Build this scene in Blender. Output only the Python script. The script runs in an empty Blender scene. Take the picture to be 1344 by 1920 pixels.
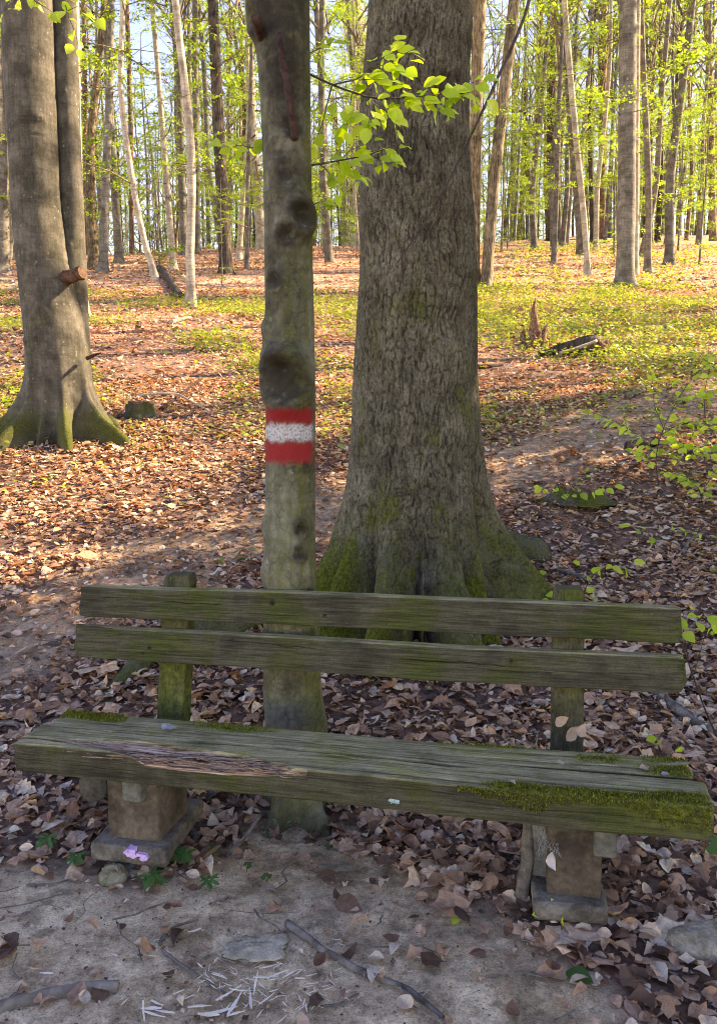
import bpy, math, random
import numpy as np
from mathutils import Vector, Matrix, Euler

random.seed(11)
rng = np.random.default_rng(11)
SC = bpy.context.scene
COL = SC.collection
PI = math.pi

# ------------------------------------------------------------------ camera
CAM_Z, PITCH, FPX = 1.487, 0.1297, 1501.3          # metres, radians, focal length in photo pixels
cam = bpy.data.cameras.new('camera')
cam.sensor_fit = 'VERTICAL'
cam.sensor_height = 24.0
cam.lens = 24.0 * FPX / 1920.0
cam.clip_start, cam.clip_end = 0.05, 2000
camo = bpy.data.objects.new('camera', cam)
COL.objects.link(camo)
camo.location = (0, 0, CAM_Z)
camo.rotation_euler = (PI / 2 - PITCH, 0, 0)
SC.camera = camo

# ------------------------------------------------------------------ sky, sun, exposure
SUN_EL, SUN_AZ = math.radians(36), math.radians(73)   # azimuth clockwise from the view direction (+Y)
SDIR = np.array([math.cos(SUN_EL) * math.sin(SUN_AZ), math.cos(SUN_EL) * math.cos(SUN_AZ), math.sin(SUN_EL)])
world = bpy.data.worlds.new('World')
SC.world = world
world.use_nodes = True
wn, wl = world.node_tree.nodes, world.node_tree.links
wn.clear()
sky = wn.new('ShaderNodeTexSky')
sky.sky_type = 'NISHITA'
sky.sun_disc = False
sky.sun_elevation = SUN_EL
sky.sun_rotation = SUN_AZ
sky.altitude = 400
sky.air_density = 1.0
sky.dust_density = 0.2
sky.ozone_density = 1.5
bg = wn.new('ShaderNodeBackground')
bg.inputs['Strength'].default_value = 0.15
wo = wn.new('ShaderNodeOutputWorld')
hs = wn.new('ShaderNodeHueSaturation')
hs.inputs['Saturation'].default_value = 1.27
hs.inputs['Hue'].default_value = 0.525
wl.new(sky.outputs[0], hs.inputs['Color'])
wl.new(hs.outputs[0], bg.inputs['Color'])
wl.new(bg.outputs[0], wo.inputs['Surface'])
sl = bpy.data.lights.new('sun', 'SUN')
sl.energy = 4.5
sl.angle = math.radians(0.53)
sl.color = (1.0, 0.985, 0.97)
so = bpy.data.objects.new('sun', sl)
COL.objects.link(so)
so.rotation_euler = Vector(SDIR).to_track_quat('Z', 'Y').to_euler()
so.location = tuple(SDIR * 60)
SC.view_settings.view_transform = 'Standard'
SC.view_settings.look = 'None'
SC.view_settings.exposure = 2.42
SC.view_settings.use_white_balance = True
SC.view_settings.white_balance_temperature = 14000
SC.view_settings.white_balance_tint = 17
SC.view_settings.gamma = 1.0
SC.render.engine = 'CYCLES'
SC.cycles.use_denoising = True
SC.cycles.filter_width = 1.0
SC.cycles.adaptive_threshold = 0.02
SC.cycles.max_bounces = 8
SC.cycles.diffuse_bounces = 6
SC.cycles.transmission_bounces = 4
SC.cycles.caustics_reflective = False
SC.cycles.caustics_refractive = False

# ------------------------------------------------------------------ numeric helpers
def _hash(i, j, k, s):
    i = i.astype(np.int64).astype(np.uint32); j = j.astype(np.int64).astype(np.uint32); k = k.astype(np.int64).astype(np.uint32)
    n = i * np.uint32(374761393) + j * np.uint32(668265263) + k * np.uint32(2246822519) + np.uint32((s * 3266489917 + 1013904223) & 0xffffffff)
    n = (n ^ (n >> np.uint32(13))) * np.uint32(1274126177)
    n = (n ^ (n >> np.uint32(16))) * np.uint32(2654435769)
    n = n ^ (n >> np.uint32(15))
    return n.astype(np.float64) / 4294967295.0

def vnoise(x, y, z=0.0, s=0):
    x, y, z = np.broadcast_arrays(np.asarray(x, float), np.asarray(y, float), np.asarray(z, float))
    i, j, k = np.floor(x), np.floor(y), np.floor(z)
    a, b, c = x - i, y - j, z - k
    a = a * a * (3 - 2 * a); b = b * b * (3 - 2 * b); c = c * c * (3 - 2 * c)
    r = 0
    for di in (0, 1):
        for dj in (0, 1):
            for dk in (0, 1):
                w = (a if di else 1 - a) * (b if dj else 1 - b) * (c if dk else 1 - c)
                r = r + w * _hash(i + di, j + dj, k + dk, s)
    return r * 2 - 1

def fbm(x, y, z=0.0, s=0, o=4):
    r, a, t = 0, 1.0, 0
    for q in range(o):
        r = r + a * vnoise(np.asarray(x) * 2 ** q, np.asarray(y) * 2 ** q, np.asarray(z) * 2 ** q, s + q * 17)
        t += a; a *= 0.5
    return r / t

def sstep(a, b, x):
    t = np.clip((np.asarray(x, float) - a) / (b - a), 0, 1)
    return t * t * (3 - 2 * t)

CP, SP = math.cos(PITCH), math.sin(PITCH)
def ray(px, py):
    u, v = (px - 672) / FPX, (960 - py) / FPX
    return np.array([u, CP + v * SP, -SP + v * CP])

def at(px, py, Y):                      # the point at distance Y ahead that the photo shows at (px, py)
    d = ray(px, py)
    return np.array([0, 0, CAM_Z]) + d * (Y / d[1])

MT = at(560, 1500, 2.9)                 # where the waymarked tree stands
def Hn(x, y):
    x = np.asarray(x, float); y = np.asarray(y, float)
    w = 0.5
    sp = w * np.log1p(np.exp(np.clip((y - 3.0) / w, -60, 60)))
    sp = np.where((y - 3) / w > 50, y - 3.0, sp)
    z = 0.235 * sp
    yc = np.clip(56 + 0.75 * x, 36, 95)
    zc = 0.235 * (yc - 3) - 0.03 * np.maximum(y - yc, 0)
    k = 1.2
    h = np.clip(0.5 + 0.5 * (zc - z) / k, 0, 1)
    z = zc * (1 - h) + z * h - k * h * (1 - h)
    far = sstep(3, 12, y)
    z = z + far * 0.10 * fbm(x * 0.35, y * 0.35, 0, 3, 3) + sstep(12, 40, y) * 0.25 * fbm(x * .12, y * .12, 0, 5, 2)
    z = z + 0.018 * fbm(x * 2.1, y * 2.1, 0, 9, 3)
    z = z - 0.125 * np.exp(-(((x - MT[0]) / 0.6) ** 2 + ((y - 2.85) / 0.45) ** 2))
    z = z + 0.10 * sstep(1.2, 3.0, x) * sstep(2.4, 4.5, y) * (1 - sstep(9, 14, y))
    return z

def H1(x, y):
    return float(Hn(np.array([x]), np.array([y]))[0])

def gnd(px, py, ymax=140):              # ground point under a photo pixel
    d = ray(px, py)
    t = np.concatenate([np.arange(1.0, 12, 0.01), np.arange(12, ymax, 0.05)]) / d[1]
    P = np.array([0, 0, CAM_Z])[None] + t[:, None] * d[None]
    below = P[:, 2] <= Hn(P[:, 0], P[:, 1])
    if not below.any():
        k = len(t) - 1
    else:
        k = int(np.argmax(below))
    p = P[k].copy()
    p[2] = H1(p[0], p[1])
    return p

def pxm(npx, Y):                        # photo pixels to metres at distance Y
    return npx * Y * CP / FPX * 1.0

# ------------------------------------------------------------------ mesh helpers
def mesh(name, V, faces, mat=None, smooth=True, attrs=None):
    V = np.ascontiguousarray(V, dtype=np.float32)
    faces = [np.asarray(f, dtype=np.int32) for f in faces if len(f)]
    me = bpy.data.meshes.new(name)
    me.vertices.add(len(V))
    me.vertices.foreach_set('co', V.ravel())
    li = np.concatenate([f.ravel() for f in faces])
    lt = np.concatenate([np.full(len(f), f.shape[1], np.int32) for f in faces])
    ls = np.concatenate([[0], np.cumsum(lt)[:-1]]).astype(np.int32)
    me.loops.add(len(li))
    me.loops.foreach_set('vertex_index', li)
    me.polygons.add(len(lt))
    me.polygons.foreach_set('loop_start', ls)
    me.polygons.foreach_set('use_smooth', np.full(len(lt), smooth, dtype=bool))
    if attrs:
        for k, a in attrs.items():
            at_ = me.attributes.new(k, 'FLOAT', 'POINT')
            at_.data.foreach_set('value', np.ascontiguousarray(a, dtype=np.float32))
    me.update(calc_edges=True)
    if mat is not None:
        me.materials.append(mat)
    return me

def link(name, me, parent=None, loc=None, rot=None, scale=None):
    o = bpy.data.objects.new(name, me)
    COL.objects.link(o)
    if parent is not None:
        o.parent = parent
    if loc is not None:
        o.location = tuple(loc)
    if rot is not None:
        o.rotation_euler = rot
    if scale is not None:
        o.scale = scale if hasattr(scale, '__len__') else (scale,) * 3
    return o

def tag(o, label=None, cat=None, group=None, kind=None):
    if label: o['label'] = label
    if cat: o['category'] = cat
    if group: o['group'] = group
    if kind: o['kind'] = kind
    return o

def empty(name, loc, label, cat, group=None, rot=(0, 0, 0)):
    o = link(name, None, None, loc, rot)
    o.empty_display_size = 0.1
    return tag(o, label, cat, group)

class MB:                                # collects raw geometry of one part
    def __init__(self):
        self.V, self.F, self.A, self.n = [], {}, [], 0
    def add(self, V, F, a=None):
        V = np.asarray(V, float)
        for f in F:
            f = np.asarray(f, np.int64)
            if len(f):
                self.F.setdefault(f.shape[1], []).append(f + self.n)
        self.V.append(V); self.n += len(V)
        self.A.append(np.zeros(len(V)) if a is None else np.broadcast_to(np.asarray(a, float), (len(V),)))
    def mesh(self, name, mat, smooth=True, attr='lc'):
        return mesh(name, np.concatenate(self.V), [np.concatenate(v) for v in self.F.values()], mat, smooth, {attr: np.concatenate(self.A)})

def tube(path, rad, seg=8, cap=True, rough=0.0, seed=0):
    P = np.asarray(path, float); n = len(P)
    rad = np.broadcast_to(np.asarray(rad, float), (n,))
    T = np.gradient(P, axis=0); T /= np.linalg.norm(T, axis=1)[:, None] + 1e-12
    ref = np.array([0, 0, 1.0]) if abs(T[0, 2]) < 0.9 else np.array([1.0, 0, 0])
    U = np.zeros_like(P)
    u = ref - T[0] * ref.dot(T[0]); u /= np.linalg.norm(u)
    for i in range(n):
        u = u - T[i] * u.dot(T[i]); u /= np.linalg.norm(u) + 1e-12
        U[i] = u
    W = np.cross(T, U)
    th = np.arange(seg) / seg * 2 * PI
    r = rad[:, None] * np.ones(seg)[None]
    if rough:
        r = r * (1 + rough * fbm(np.cos(th)[None] * 1.5 + np.arange(n)[:, None] * .35, np.sin(th)[None] * 1.5, seed * 3.7, seed, 3))
    V = P[:, None] + r[..., None] * (np.cos(th)[None, :, None] * U[:, None] + np.sin(th)[None, :, None] * W[:, None])
    V = V.reshape(-1, 3)
    i = np.arange(n - 1)[:, None] * seg; j = np.arange(seg)[None]; j2 = (j + 1) % seg
    F = [np.stack([i + j, i + j2, i + seg + j2, i + seg + j], -1).reshape(-1, 4)]
    if cap:
        V = np.concatenate([V, P[:1], P[-1:]])
        a, b = n * seg, n * seg + 1
        j = np.arange(seg); j2 = (j + 1) % seg
        F.append(np.concatenate([np.stack([np.full(seg, a), j2, j], -1), np.stack([np.full(seg, b), (n - 1) * seg + j, (n - 1) * seg + j2], -1)]))
    return V, F

def smooth_path(pts, n):
    P = np.asarray(pts, float)
    d = np.concatenate([[0], np.cumsum(np.linalg.norm(np.diff(P, axis=0), axis=1))])
    t = np.linspace(0, d[-1], n)
    out = np.stack([np.interp(t, d, P[:, k]) for k in range(P.shape[1])], 1)
    for _ in range(3):
        out[1:-1] = 0.25 * out[:-2] + 0.5 * out[1:-1] + 0.25 * out[2:]
    return out

# leaf outlines: x along the leaf, y across
def leaf_hi():
    xs = np.array([0, .14, .38, .64, .85, 1]); hw = np.array([0, .20, .34, .30, .15, 0])
    V = [[x, 0] for x in xs]
    L = []; R = []
    for x, h in zip(xs[1:5], hw[1:5]):
        L.append(len(V)); V.append([x, h])
        R.append(len(V)); V.append([x, -h])
    T = [[0, 1, L[0]], [0, R[0], 1], [4, 5, L[3]], [4, R[3], 5]]
    Q = []
    for k in range(3):
        Q.append([k + 1, k + 2, L[k + 1], L[k]]); Q.append([k + 1, R[k], R[k + 1], k + 2])
    return np.array(V), [np.array(T), np.array(Q)]
def leaf_mid():
    V = np.array([[0, 0], [.5, 0], [1, 0], [.22, .25], [.68, .27], [.22, -.25], [.68, -.27]], float)
    return V, [np.array([[0, 1, 3], [0, 5, 1], [1, 4, 3], [1, 5, 6], [1, 2, 4], [1, 6, 2]])]
def leaf_lo():
    V = np.array([[0, 0], [.5, -.32], [1, 0], [.5, .32]], float)
    return V, [np.array([[0, 1, 2, 3]])]
def leaf_lobed(kind=0):
    if kind == 0:      # oak-like: waves along a long leaf
        xs = np.array([.06, .16, .27, .36, .47, .57, .68, .78, .9]); hw = np.array([.06, .16, .12, .27, .19, .33, .22, .25, .12])
        up = np.stack([xs, hw], 1); dn = np.stack([xs[::-1], -hw[::-1]], 1)
        O = np.concatenate([[[0, 0]], up, [[1, 0]], dn])
        C = [[.5, 0]]
    else:              # maple-like palm
        ang = np.array([180, 150, 118, 100, 78, 60, 45, 30, 14, 0]) * PI / 180
        rr = np.array([.12, .34, .50, .40, .44, .58, .47, .48, .50, .70])
        up = np.stack([.30 + rr * np.cos(ang), rr * np.sin(ang)], 1)
        dn = up[-2:0:-1] * [1, -1]
        O = np.concatenate([up, dn]); O[0] = [0, 0]
        C = [[.34, 0]]
    V = np.concatenate([C, O]); n = len(O)
    j = np.arange(n)
    return V, [np.stack([np.zeros(n, int), 1 + (j + 1) % n, 1 + j], -1)]
LEAF = {'hi': leaf_hi(), 'mid': leaf_mid(), 'lo': leaf_lo(), 'oak': leaf_lobed(0), 'maple': leaf_lobed(1)}

def unit(a):
    return a / (np.linalg.norm(a, axis=-1, keepdims=True) + 1e-12)

def leaves(pos, dirv, nrm, size, kind='lo', fold=0.15, bend=0.1, wav=0.0):
    T, F = LEAF[kind]; n = len(pos); k = len(T)
    dirv = unit(dirv); nrm = unit(nrm - dirv * np.sum(nrm * dirv, -1, keepdims=True)); side = np.cross(nrm, dirv)
    size = np.broadcast_to(np.asarray(size, float), (n,))[:, None, None]
    fold = np.broadcast_to(np.asarray(fold, float), (n,))[:, None]; bend = np.broadcast_to(np.asarray(bend, float), (n,))[:, None]
    x, y = T[:, 0][None], T[:, 1][None]
    z = fold * np.abs(y) - bend * ((x - .4) * 1.6) ** 2 + wav * np.sin(x * 9 + pos[:, :1] * 900) * np.sign(y) * np.abs(y)
    V = pos[:, None] + size * (x[..., None] * dirv[:, None] + y[..., None] * side[:, None] + z[..., None] * nrm[:, None])
    out = [(f[None] + (np.arange(n) * k)[:, None, None]).reshape(-1, f.shape[1]) for f in F]
    return V.reshape(-1, 3), out, k

# ------------------------------------------------------------------ materials
class NT:
    def __init__(self, name):
        self.mat = bpy.data.materials.new(name); self.mat.use_nodes = True
        self.t = self.mat.node_tree; self.t.nodes.clear()
        self.out = self.t.nodes.new('ShaderNodeOutputMaterial')
    def n(self, typ, ins=None, **kw):
        nd = self.t.nodes.new('ShaderNode' + typ)
        for k, v in kw.items(): setattr(nd, k, v)
        for k, v in (ins or {}).items(): self.put(nd.inputs[k], v)
        return nd
    def put(self, sock, v):
        if hasattr(v, 'bl_idname') and not hasattr(v, 'outputs'): self.t.links.new(v, sock)
        elif hasattr(v, 'outputs'): self.t.links.new(v.outputs[0], sock)
        elif isinstance(v, (tuple, list)) and len(v) == 3 and sock.type == 'RGBA': sock.default_value = (*v, 1)
        else: sock.default_value = v
    def coord(self, kind='Object', scale=(1, 1, 1), loc=(0, 0, 0)):
        tc = self.n('TexCoord'); mp = self.n('Mapping', {'Scale': scale, 'Location': loc})
        self.t.links.new(tc.outputs[kind], mp.inputs[0]); return mp.outputs[0]
    def noise(self, vec, scale, detail=4, rough=0.6, dist=0.0):
        o = self.n('TexNoise', {'Vector': vec, 'Scale': scale, 'Detail': detail, 'Roughness': rough, 'Distortion': dist}).outputs[0]
        return self.n('Math', {0: o, 1: 1.55, 2: -.275}, operation='MULTIPLY_ADD').outputs[0]
    def ramp(self, fac, stops, interp='LINEAR'):
        r = self.n('ValToRGB', {'Fac': fac}); cr = r.color_ramp; cr.interpolation = interp
        while len(cr.elements) < len(stops): cr.elements.new(0.5)
        for e, (p, c) in zip(cr.elements, stops):
            e.position = p; e.color = (*c, 1) if hasattr(c, '__len__') else (c, c, c, 1)
        return r.outputs[0]
    def mix(self, fac, a, b, blend='MIX'):
        m = self.n('MixRGB', {'Fac': fac, 'Color1': a, 'Color2': b}, blend_type=blend); return m.outputs[0]
    def math(self, op, a, b=0.0, clamp=False):
        return self.n('Math', {0: a, 1: b}, operation=op, use_clamp=clamp).outputs[0]
    def attr(self, name):
        return self.n('Attribute', attribute_name=name).outputs['Fac']
    def rand(self):
        return self.n('ObjectInfo').outputs['Random']
    def bump(self, h, strength=0.5, dist=0.01, normal=None):
        b = self.n('Bump', {'Height': h, 'Strength': strength, 'Distance': dist})
        if normal is not None: self.t.links.new(normal, b.inputs['Normal'])
        return b.outputs[0]
    def done(self, color, rough=0.85, normal=None, spec=0.3, transl=None, tcol=None):
        p = self.n('BsdfPrincipled', {'Base Color': color, 'Roughness': rough})
        p.inputs['Specular IOR Level'].default_value = spec
        if normal is not None: self.t.links.new(normal, p.inputs['Normal'])
        sh = p.outputs[0]
        if transl:
            tr = self.n('BsdfTranslucent', {'Color': tcol if tcol is not None else color})
            mx = self.n('MixShader', {0: transl}); self.t.links.new(sh, mx.inputs[1]); self.t.links.new(tr.outputs[0], mx.inputs[2])
            sh = mx.outputs[0]
        self.t.links.new(sh, self.out.inputs['Surface'])
        return self.mat

DEAD_RAMP = [(0.0, (0.094, 0.0504, 0.0321)), (0.2, (0.247, 0.131, 0.0803)), (0.42, (0.446, 0.267, 0.169)), (0.66, (0.594, 0.387, 0.253)), (0.86, (0.733, 0.543, 0.381)), (1.0, (0.614, 0.533, 0.406))]
def mat_dead(name, src):
    t = NT(name)
    f = t.attr('lc') if src == 'attr' else t.rand()
    c = t.ramp(f, DEAD_RAMP)
    v = t.coord('Object', (1, 1, 1))
    n = t.noise(v, 60 if src == 'attr' else 35, 3)
    c = t.mix(0.6, c, t.ramp(n, [(0.3, .55), (0.7, 1.25)]), 'MULTIPLY')
    return t.done(c, 0.7, t.bump(n, .35, .004), .35, .22, t.mix(1, c, (1.25, .75, .5), 'MULTIPLY'))

def mat_leaf(name, src, stops, tl=0.5):
    t = NT(name)
    f = t.attr('lc') if src == 'attr' else t.rand()
    c = t.ramp(f, stops)
    tc = t.mix(1.0, c, (1.5, 1.45, .8), 'MULTIPLY')
    return t.done(c, 0.45, None, .35, tl, tc)
GREEN = [(0, (0.108, 0.2, 0.0315)), (.5, (0.172, 0.284, 0.0473)), (1, (0.253, 0.357, 0.0735))]
GREEN_NEAR = [(0, (0.26, 0.41, 0.041)), (.5, (0.382, 0.546, 0.0615)), (1, (0.519, 0.641, 0.0955))]  # raised greens: sunlight on the near leaves is put into their colour
GREEN_DEEP = [(0, (.03, .10, .025)), (1, (.06, .16, .04))]

def mat_ground():
    t = NT('forest_soil')
    v = t.coord('Object')
    lit = t.attr('litter')
    n1 = t.noise(v, 1.7, 6, .62); n2 = t.noise(v, 26, 8, .72); n3 = t.noise(v, 170, 5, .7)
    soil = t.ramp(n1, [(.3, (0.324, 0.222, 0.128)), (.52, (0.488, 0.35, 0.213)), (.7, (0.578, 0.436, 0.275))])
    nm = t.noise(v, 8, 6, .7)
    soil = t.mix(t.ramp(nm, [(.52, 0.0), (.66, .8)]), soil, (0.652, 0.503, 0.315))
    soil = t.mix(t.ramp(nm, [(.34, .7), (.46, 0.0)]), soil, (0.227, 0.155, 0.0909))
    soil = t.mix(.85, soil, t.ramp(n2, [(.25, .45), (.47, 1.0), (.7, 1.3)]), 'MULTIPLY')
    soil = t.mix(.9, soil, t.ramp(n3, [(.25, .4), (.45, 1.0), (.7, 1.3)]), 'MULTIPLY')
    vo = t.n('TexVoronoi', {'Vector': v, 'Scale': 22.0}, feature='F1')
    v2 = t.n('TexVoronoi', {'Vector': v, 'Scale': 7.0}, feature='F1')
    lf = t.ramp(t.n('SeparateColor', {0: vo.outputs['Color']}).outputs[0], [(0, (.10, .05, .035)), (.3, (.26, .13, .09)), (.6, (.42, .25, .18)), (1, (.55, .36, .28))])
    lf2 = t.ramp(t.n('SeparateColor', {0: v2.outputs['Color']}).outputs[0], [(0, .6), (1, 1.25)])
    lf = t.mix(1, lf, lf2, 'MULTIPLY')
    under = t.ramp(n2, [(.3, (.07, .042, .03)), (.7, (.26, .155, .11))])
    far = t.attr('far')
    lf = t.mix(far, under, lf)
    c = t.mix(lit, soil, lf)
    h = t.math('ADD', t.math('MULTIPLY', n2, .7), t.math('MULTIPLY', n3, .35))
    return t.done(c, .95, t.bump(h, .8, .006), .15)

def mat_bark(name, c0, c1, c2, kind='beech'):
    t = NT(name)
    v = t.coord('Object'); vs = t.coord('Object', (1, 1, .16)); vh = t.coord('Object', (.6, .6, 6))
    r = t.rand()
    n1 = t.noise(v, 3.2, 5, .6); n2 = t.noise(vs, 26, 5, .65); n3 = t.noise(vh, 5, 4, .6)
    c = t.ramp(n1, [(.3, c0), (.5, c1), (.72, c2)])
    if kind == 'beech':
        c = t.mix(.5, c, t.ramp(n3, [(.36, .55), (.5, 1.05), (.7, 1.15)]), 'MULTIPLY')
        c = t.mix(.5, c, t.ramp(n2, [(.34, .6), (.6, 1.15)]), 'MULTIPLY')
        hgt = t.math('ADD', n2, n3)
        nb = t.bump(hgt, .35, .012)
    else:
        c = t.mix(.85, c, t.ramp(n2, [(.36, .35), (.52, 1.0), (.7, 1.35)]), 'MULTIPLY')
        nb = t.bump(n2, .8, .018)
    c = t.mix(1, c, t.ramp(r, [(0, (.78, .76, .74)), (.5, (1, 1, 1)), (1, (1.18, 1.1, 1.0))]), 'MULTIPLY')
    return t.done(c, .9, nb, .2)

def mat_trunk_near(name, lo, mid, hi, spot, moss_c, kind):
    """bark of the near trees; vertex data: moss, dark (scars, hollows, dark bark and painted-in shade), ridge (relief)"""
    t = NT(name)
    v = t.coord('Object'); vs = t.coord('Object', (1, 1, .14)); vh = t.coord('Object', (.5, .5, 7))
    n1 = t.noise(v, 5, 6, .65); n2 = t.noise(vs, 38, 6, .68); n4 = t.noise(v, 60, 5, .7)
    ridge, moss, dark = t.attr('ridge'), t.attr('moss'), t.attr('dark')
    c = t.ramp(n1, [(.3, lo), (.5, mid), (.7, hi)])
    if kind == 'fissured':
        va = t.coord('Object', (1, 1, .42)); na = t.noise(va, 62, 4, .6, .9); nb_ = t.noise(t.coord('Object', (1, 1, .3), (3, 5, 7)), 80, 3, .6, .3)
        ra = t.math('ABSOLUTE', t.math('SUBTRACT', na, .5)); rb = t.math('ABSOLUTE', t.math('SUBTRACT', nb_, .5))
        fis = t.math('ADD', t.ramp(ra, [(0, 0.0), (.10, 1.0)]), t.math('MULTIPLY', t.ramp(rb, [(0, 0.0), (.10, 1.0)]), .45))
        c = t.mix(.8, c, t.ramp(ridge, [(.1, .35), (.45, .9), (.85, 1.25)]), 'MULTIPLY')
        c = t.mix(1, c, t.ramp(fis, [(0.0, .32), (.6, .80), (1.0, 1.12)]), 'MULTIPLY')
        c = t.mix(.6, c, t.ramp(n4, [(.35, .55), (.65, 1.3)]), 'MULTIPLY')
    else:
        n3 = t.noise(vh, 7, 5, .6)
        vo = t.n('TexVoronoi', {'Vector': t.coord('Object', (1, 1, .7)), 'Scale': 34.0}, feature='DISTANCE_TO_EDGE')
        vd = t.noise(v, 14, 4, .6)
        cell = t.mix(t.ramp(vd, [(.42, 0.0), (.58, 1.0)]), (1, 1, 1), t.ramp(vo.outputs['Distance'], [(0.0, .55), (.12, 1.0)]))
        c = t.mix(.8 if kind == 'crackle' else .25, c, cell, 'MULTIPLY')
        c = t.mix(.28, c, t.ramp(n3, [(.30, .5), (.45, 1.02), (.7, 1.12)]), 'MULTIPLY')
        c = t.mix(.5, c, t.ramp(n2, [(.3, .55), (.65, 1.25)]), 'MULTIPLY')
        c = t.mix(.45, c, t.ramp(n4, [(.3, .6), (.65, 1.25)]), 'MULTIPLY')
        sp = t.n('TexVoronoi', {'Vector': t.coord('Object', (1, 1, .8)), 'Scale': 17.0, 'Randomness': 1.0}, feature='F1')
        spn = t.math('ADD', sp.outputs['Distance'], t.math('MULTIPLY', n4, .55))
        c = t.mix(t.math('MULTIPLY', t.ramp(spn, [(.36, .8), (.44, 0.0)]), t.ramp(t.noise(v, 4, 3), [(.42, 0.0), (.58, 1.0)])), c, spot)
    mm = t.math('MULTIPLY', t.math('POWER', moss, .6), t.ramp(t.math('ADD', n4, t.math('MULTIPLY', moss, .45)), [(.52, 0.0), (.72, 1.0)]))
    mc = t.mix(1, moss_c, t.ramp(n4, [(.3, .45), (.7, 1.5)]), 'MULTIPLY')
    c = t.mix(mm, c, mc)
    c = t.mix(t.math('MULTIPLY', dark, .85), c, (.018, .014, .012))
    hh = t.math('ADD', t.math('MULTIPLY', fis if kind == 'fissured' else n2, .5 if kind == 'fissured' else .25), t.math('MULTIPLY', n4, .5))
    return t, c, t.bump(hh, .8 if kind == 'fissured' else .35, .006)

def mat_wood():
    t = NT('weathered_wood')
    v = t.coord('Object'); vg = t.coord('Object', (1.6, 30, 30)); vf = t.coord('Object', (5, 150, 150)); vk = t.coord('Object', (14, 330, 330))
    n1 = t.noise(v, 4.5, 5, .6); g = t.noise(vg, 1.6, 6, .65, .6); f = t.noise(vf, 1.3, 4, .65, .4); k = t.noise(vk, 1.0, 3, .6)
    n4 = t.noise(v, 45, 5, .7); n5 = t.noise(v, 150, 4, .7)
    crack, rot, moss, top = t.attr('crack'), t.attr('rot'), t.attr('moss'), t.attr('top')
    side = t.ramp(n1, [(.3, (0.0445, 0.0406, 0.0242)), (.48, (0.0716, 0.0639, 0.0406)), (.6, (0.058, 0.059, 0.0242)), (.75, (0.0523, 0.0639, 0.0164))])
    tp = t.ramp(n1, [(.3, (0.182, 0.162, 0.0754)), (.5, (0.284, 0.245, 0.133)), (.72, (0.216, 0.201, 0.0666))])  # up-facing wood: greyer, with the sky's brightness put into the colour
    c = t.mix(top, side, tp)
    c = t.mix(.7, c, t.ramp(g, [(.34, .62), (.5, 1.0), (.68, 1.25)]), 'MULTIPLY')
    c = t.mix(.7, c, t.ramp(f, [(.30, .42), (.48, .97), (.68, 1.35)]), 'MULTIPLY')
    c = t.mix(.35, c, t.ramp(k, [(.30, .5), (.65, 1.25)]), 'MULTIPLY')
    c = t.mix(.3, c, t.ramp(n5, [(.38, .55), (.6, 1.3)]), 'MULTIPLY')
    c = t.mix(t.ramp(n4, [(.76, 0.0), (.86, .4)]), c, (.25, .25, .2))
    rc = t.ramp(t.math('ADD', t.math('MULTIPLY', f, .6), t.math('MULTIPLY', g, .45)), [(.38, (.03, .017, .012)), (.48, (.19, .095, .06)), (.57, (.40, .25, .17)), (.68, (.55, .42, .32))])
    c = t.mix(rot, c, rc)
    c = t.mix(t.math('MULTIPLY', moss, t.ramp(n4, [(.34, .35), (.6, 1.0)])), c, t.ramp(n4, [(.3, (.055, .07, .012)), (.7, (.16, .175, .03))]))
    c = t.mix(t.math('MULTIPLY', crack, .97), c, (.008, .007, .005))
    h = t.math('ADD', t.math('MULTIPLY', g, .6), t.math('ADD', t.math('MULTIPLY', f, .6), t.math('MULTIPLY', k, .35)))
    return t.done(c, .9, t.bump(h, .7, .003), .18)

def mat_simple(name, stops, scale=12, rough=.9, bump=.4, dist=.01, stretch=(1, 1, 1), transl=None):
    t = NT(name)
    v = t.coord('Object', stretch)
    n = t.noise(v, scale, 6, .65); n2 = t.noise(v, scale * 7, 4, .65)
    c = t.ramp(n, stops)
    c = t.mix(.5, c, t.ramp(n2, [(.3, .55), (.7, 1.3)]), 'MULTIPLY')
    return t.done(c, rough, t.bump(t.math('ADD', n, t.math('MULTIPLY', n2, .5)), bump, dist * .5), .25, transl)

def mat_moss():
    t = NT('moss')
    c = t.ramp(t.attr('lc'), [(0, (.06, .075, .010)), (.5, (.15, .165, .022)), (1, (.32, .30, .05))])
    return t.done(c, .9, None, .1, .3, c)

M_GROUND = mat_ground()
M_DEAD, M_DEAD_O = mat_dead('fallen_leaf', 'attr'), mat_dead('fallen_leaf_single', 'rand')
M_LEAF, M_LEAF_O = mat_leaf('spring_leaf', 'attr', GREEN, .55), mat_leaf('spring_leaf_near', 'rand', GREEN_NEAR, .5)
M_COVER = mat_leaf('seedling_leaf', 'attr', [(0, (.13, .20, .04)), (.5, (.22, .29, .055)), (1, (.32, .36, .08))], .4)
M_DEEP = mat_leaf('woodland_herb', 'rand', GREEN_DEEP, .3)
M_CONIF = mat_leaf('conifer_needles', 'attr', [(0, (.02, .035, .015)), (1, (.05, .07, .025))], .15)
M_BEECH = mat_bark('beech_bark', (0.0851, 0.0795, 0.0726), (0.143, 0.136, 0.124), (0.207, 0.197, 0.185))
M_PALE = mat_bark('pale_bark', (0.246, 0.213, 0.179), (0.347, 0.308, 0.263), (0.448, 0.403, 0.347))
M_DARK = mat_bark('dark_bark', (.035, .028, .025), (.065, .052, .045), (.10, .085, .07), 'rough')
M_BROWN = mat_bark('brown_bark', (0.0952, 0.0739, 0.0515), (0.168, 0.134, 0.0952), (0.246, 0.202, 0.146), 'rough')
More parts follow.
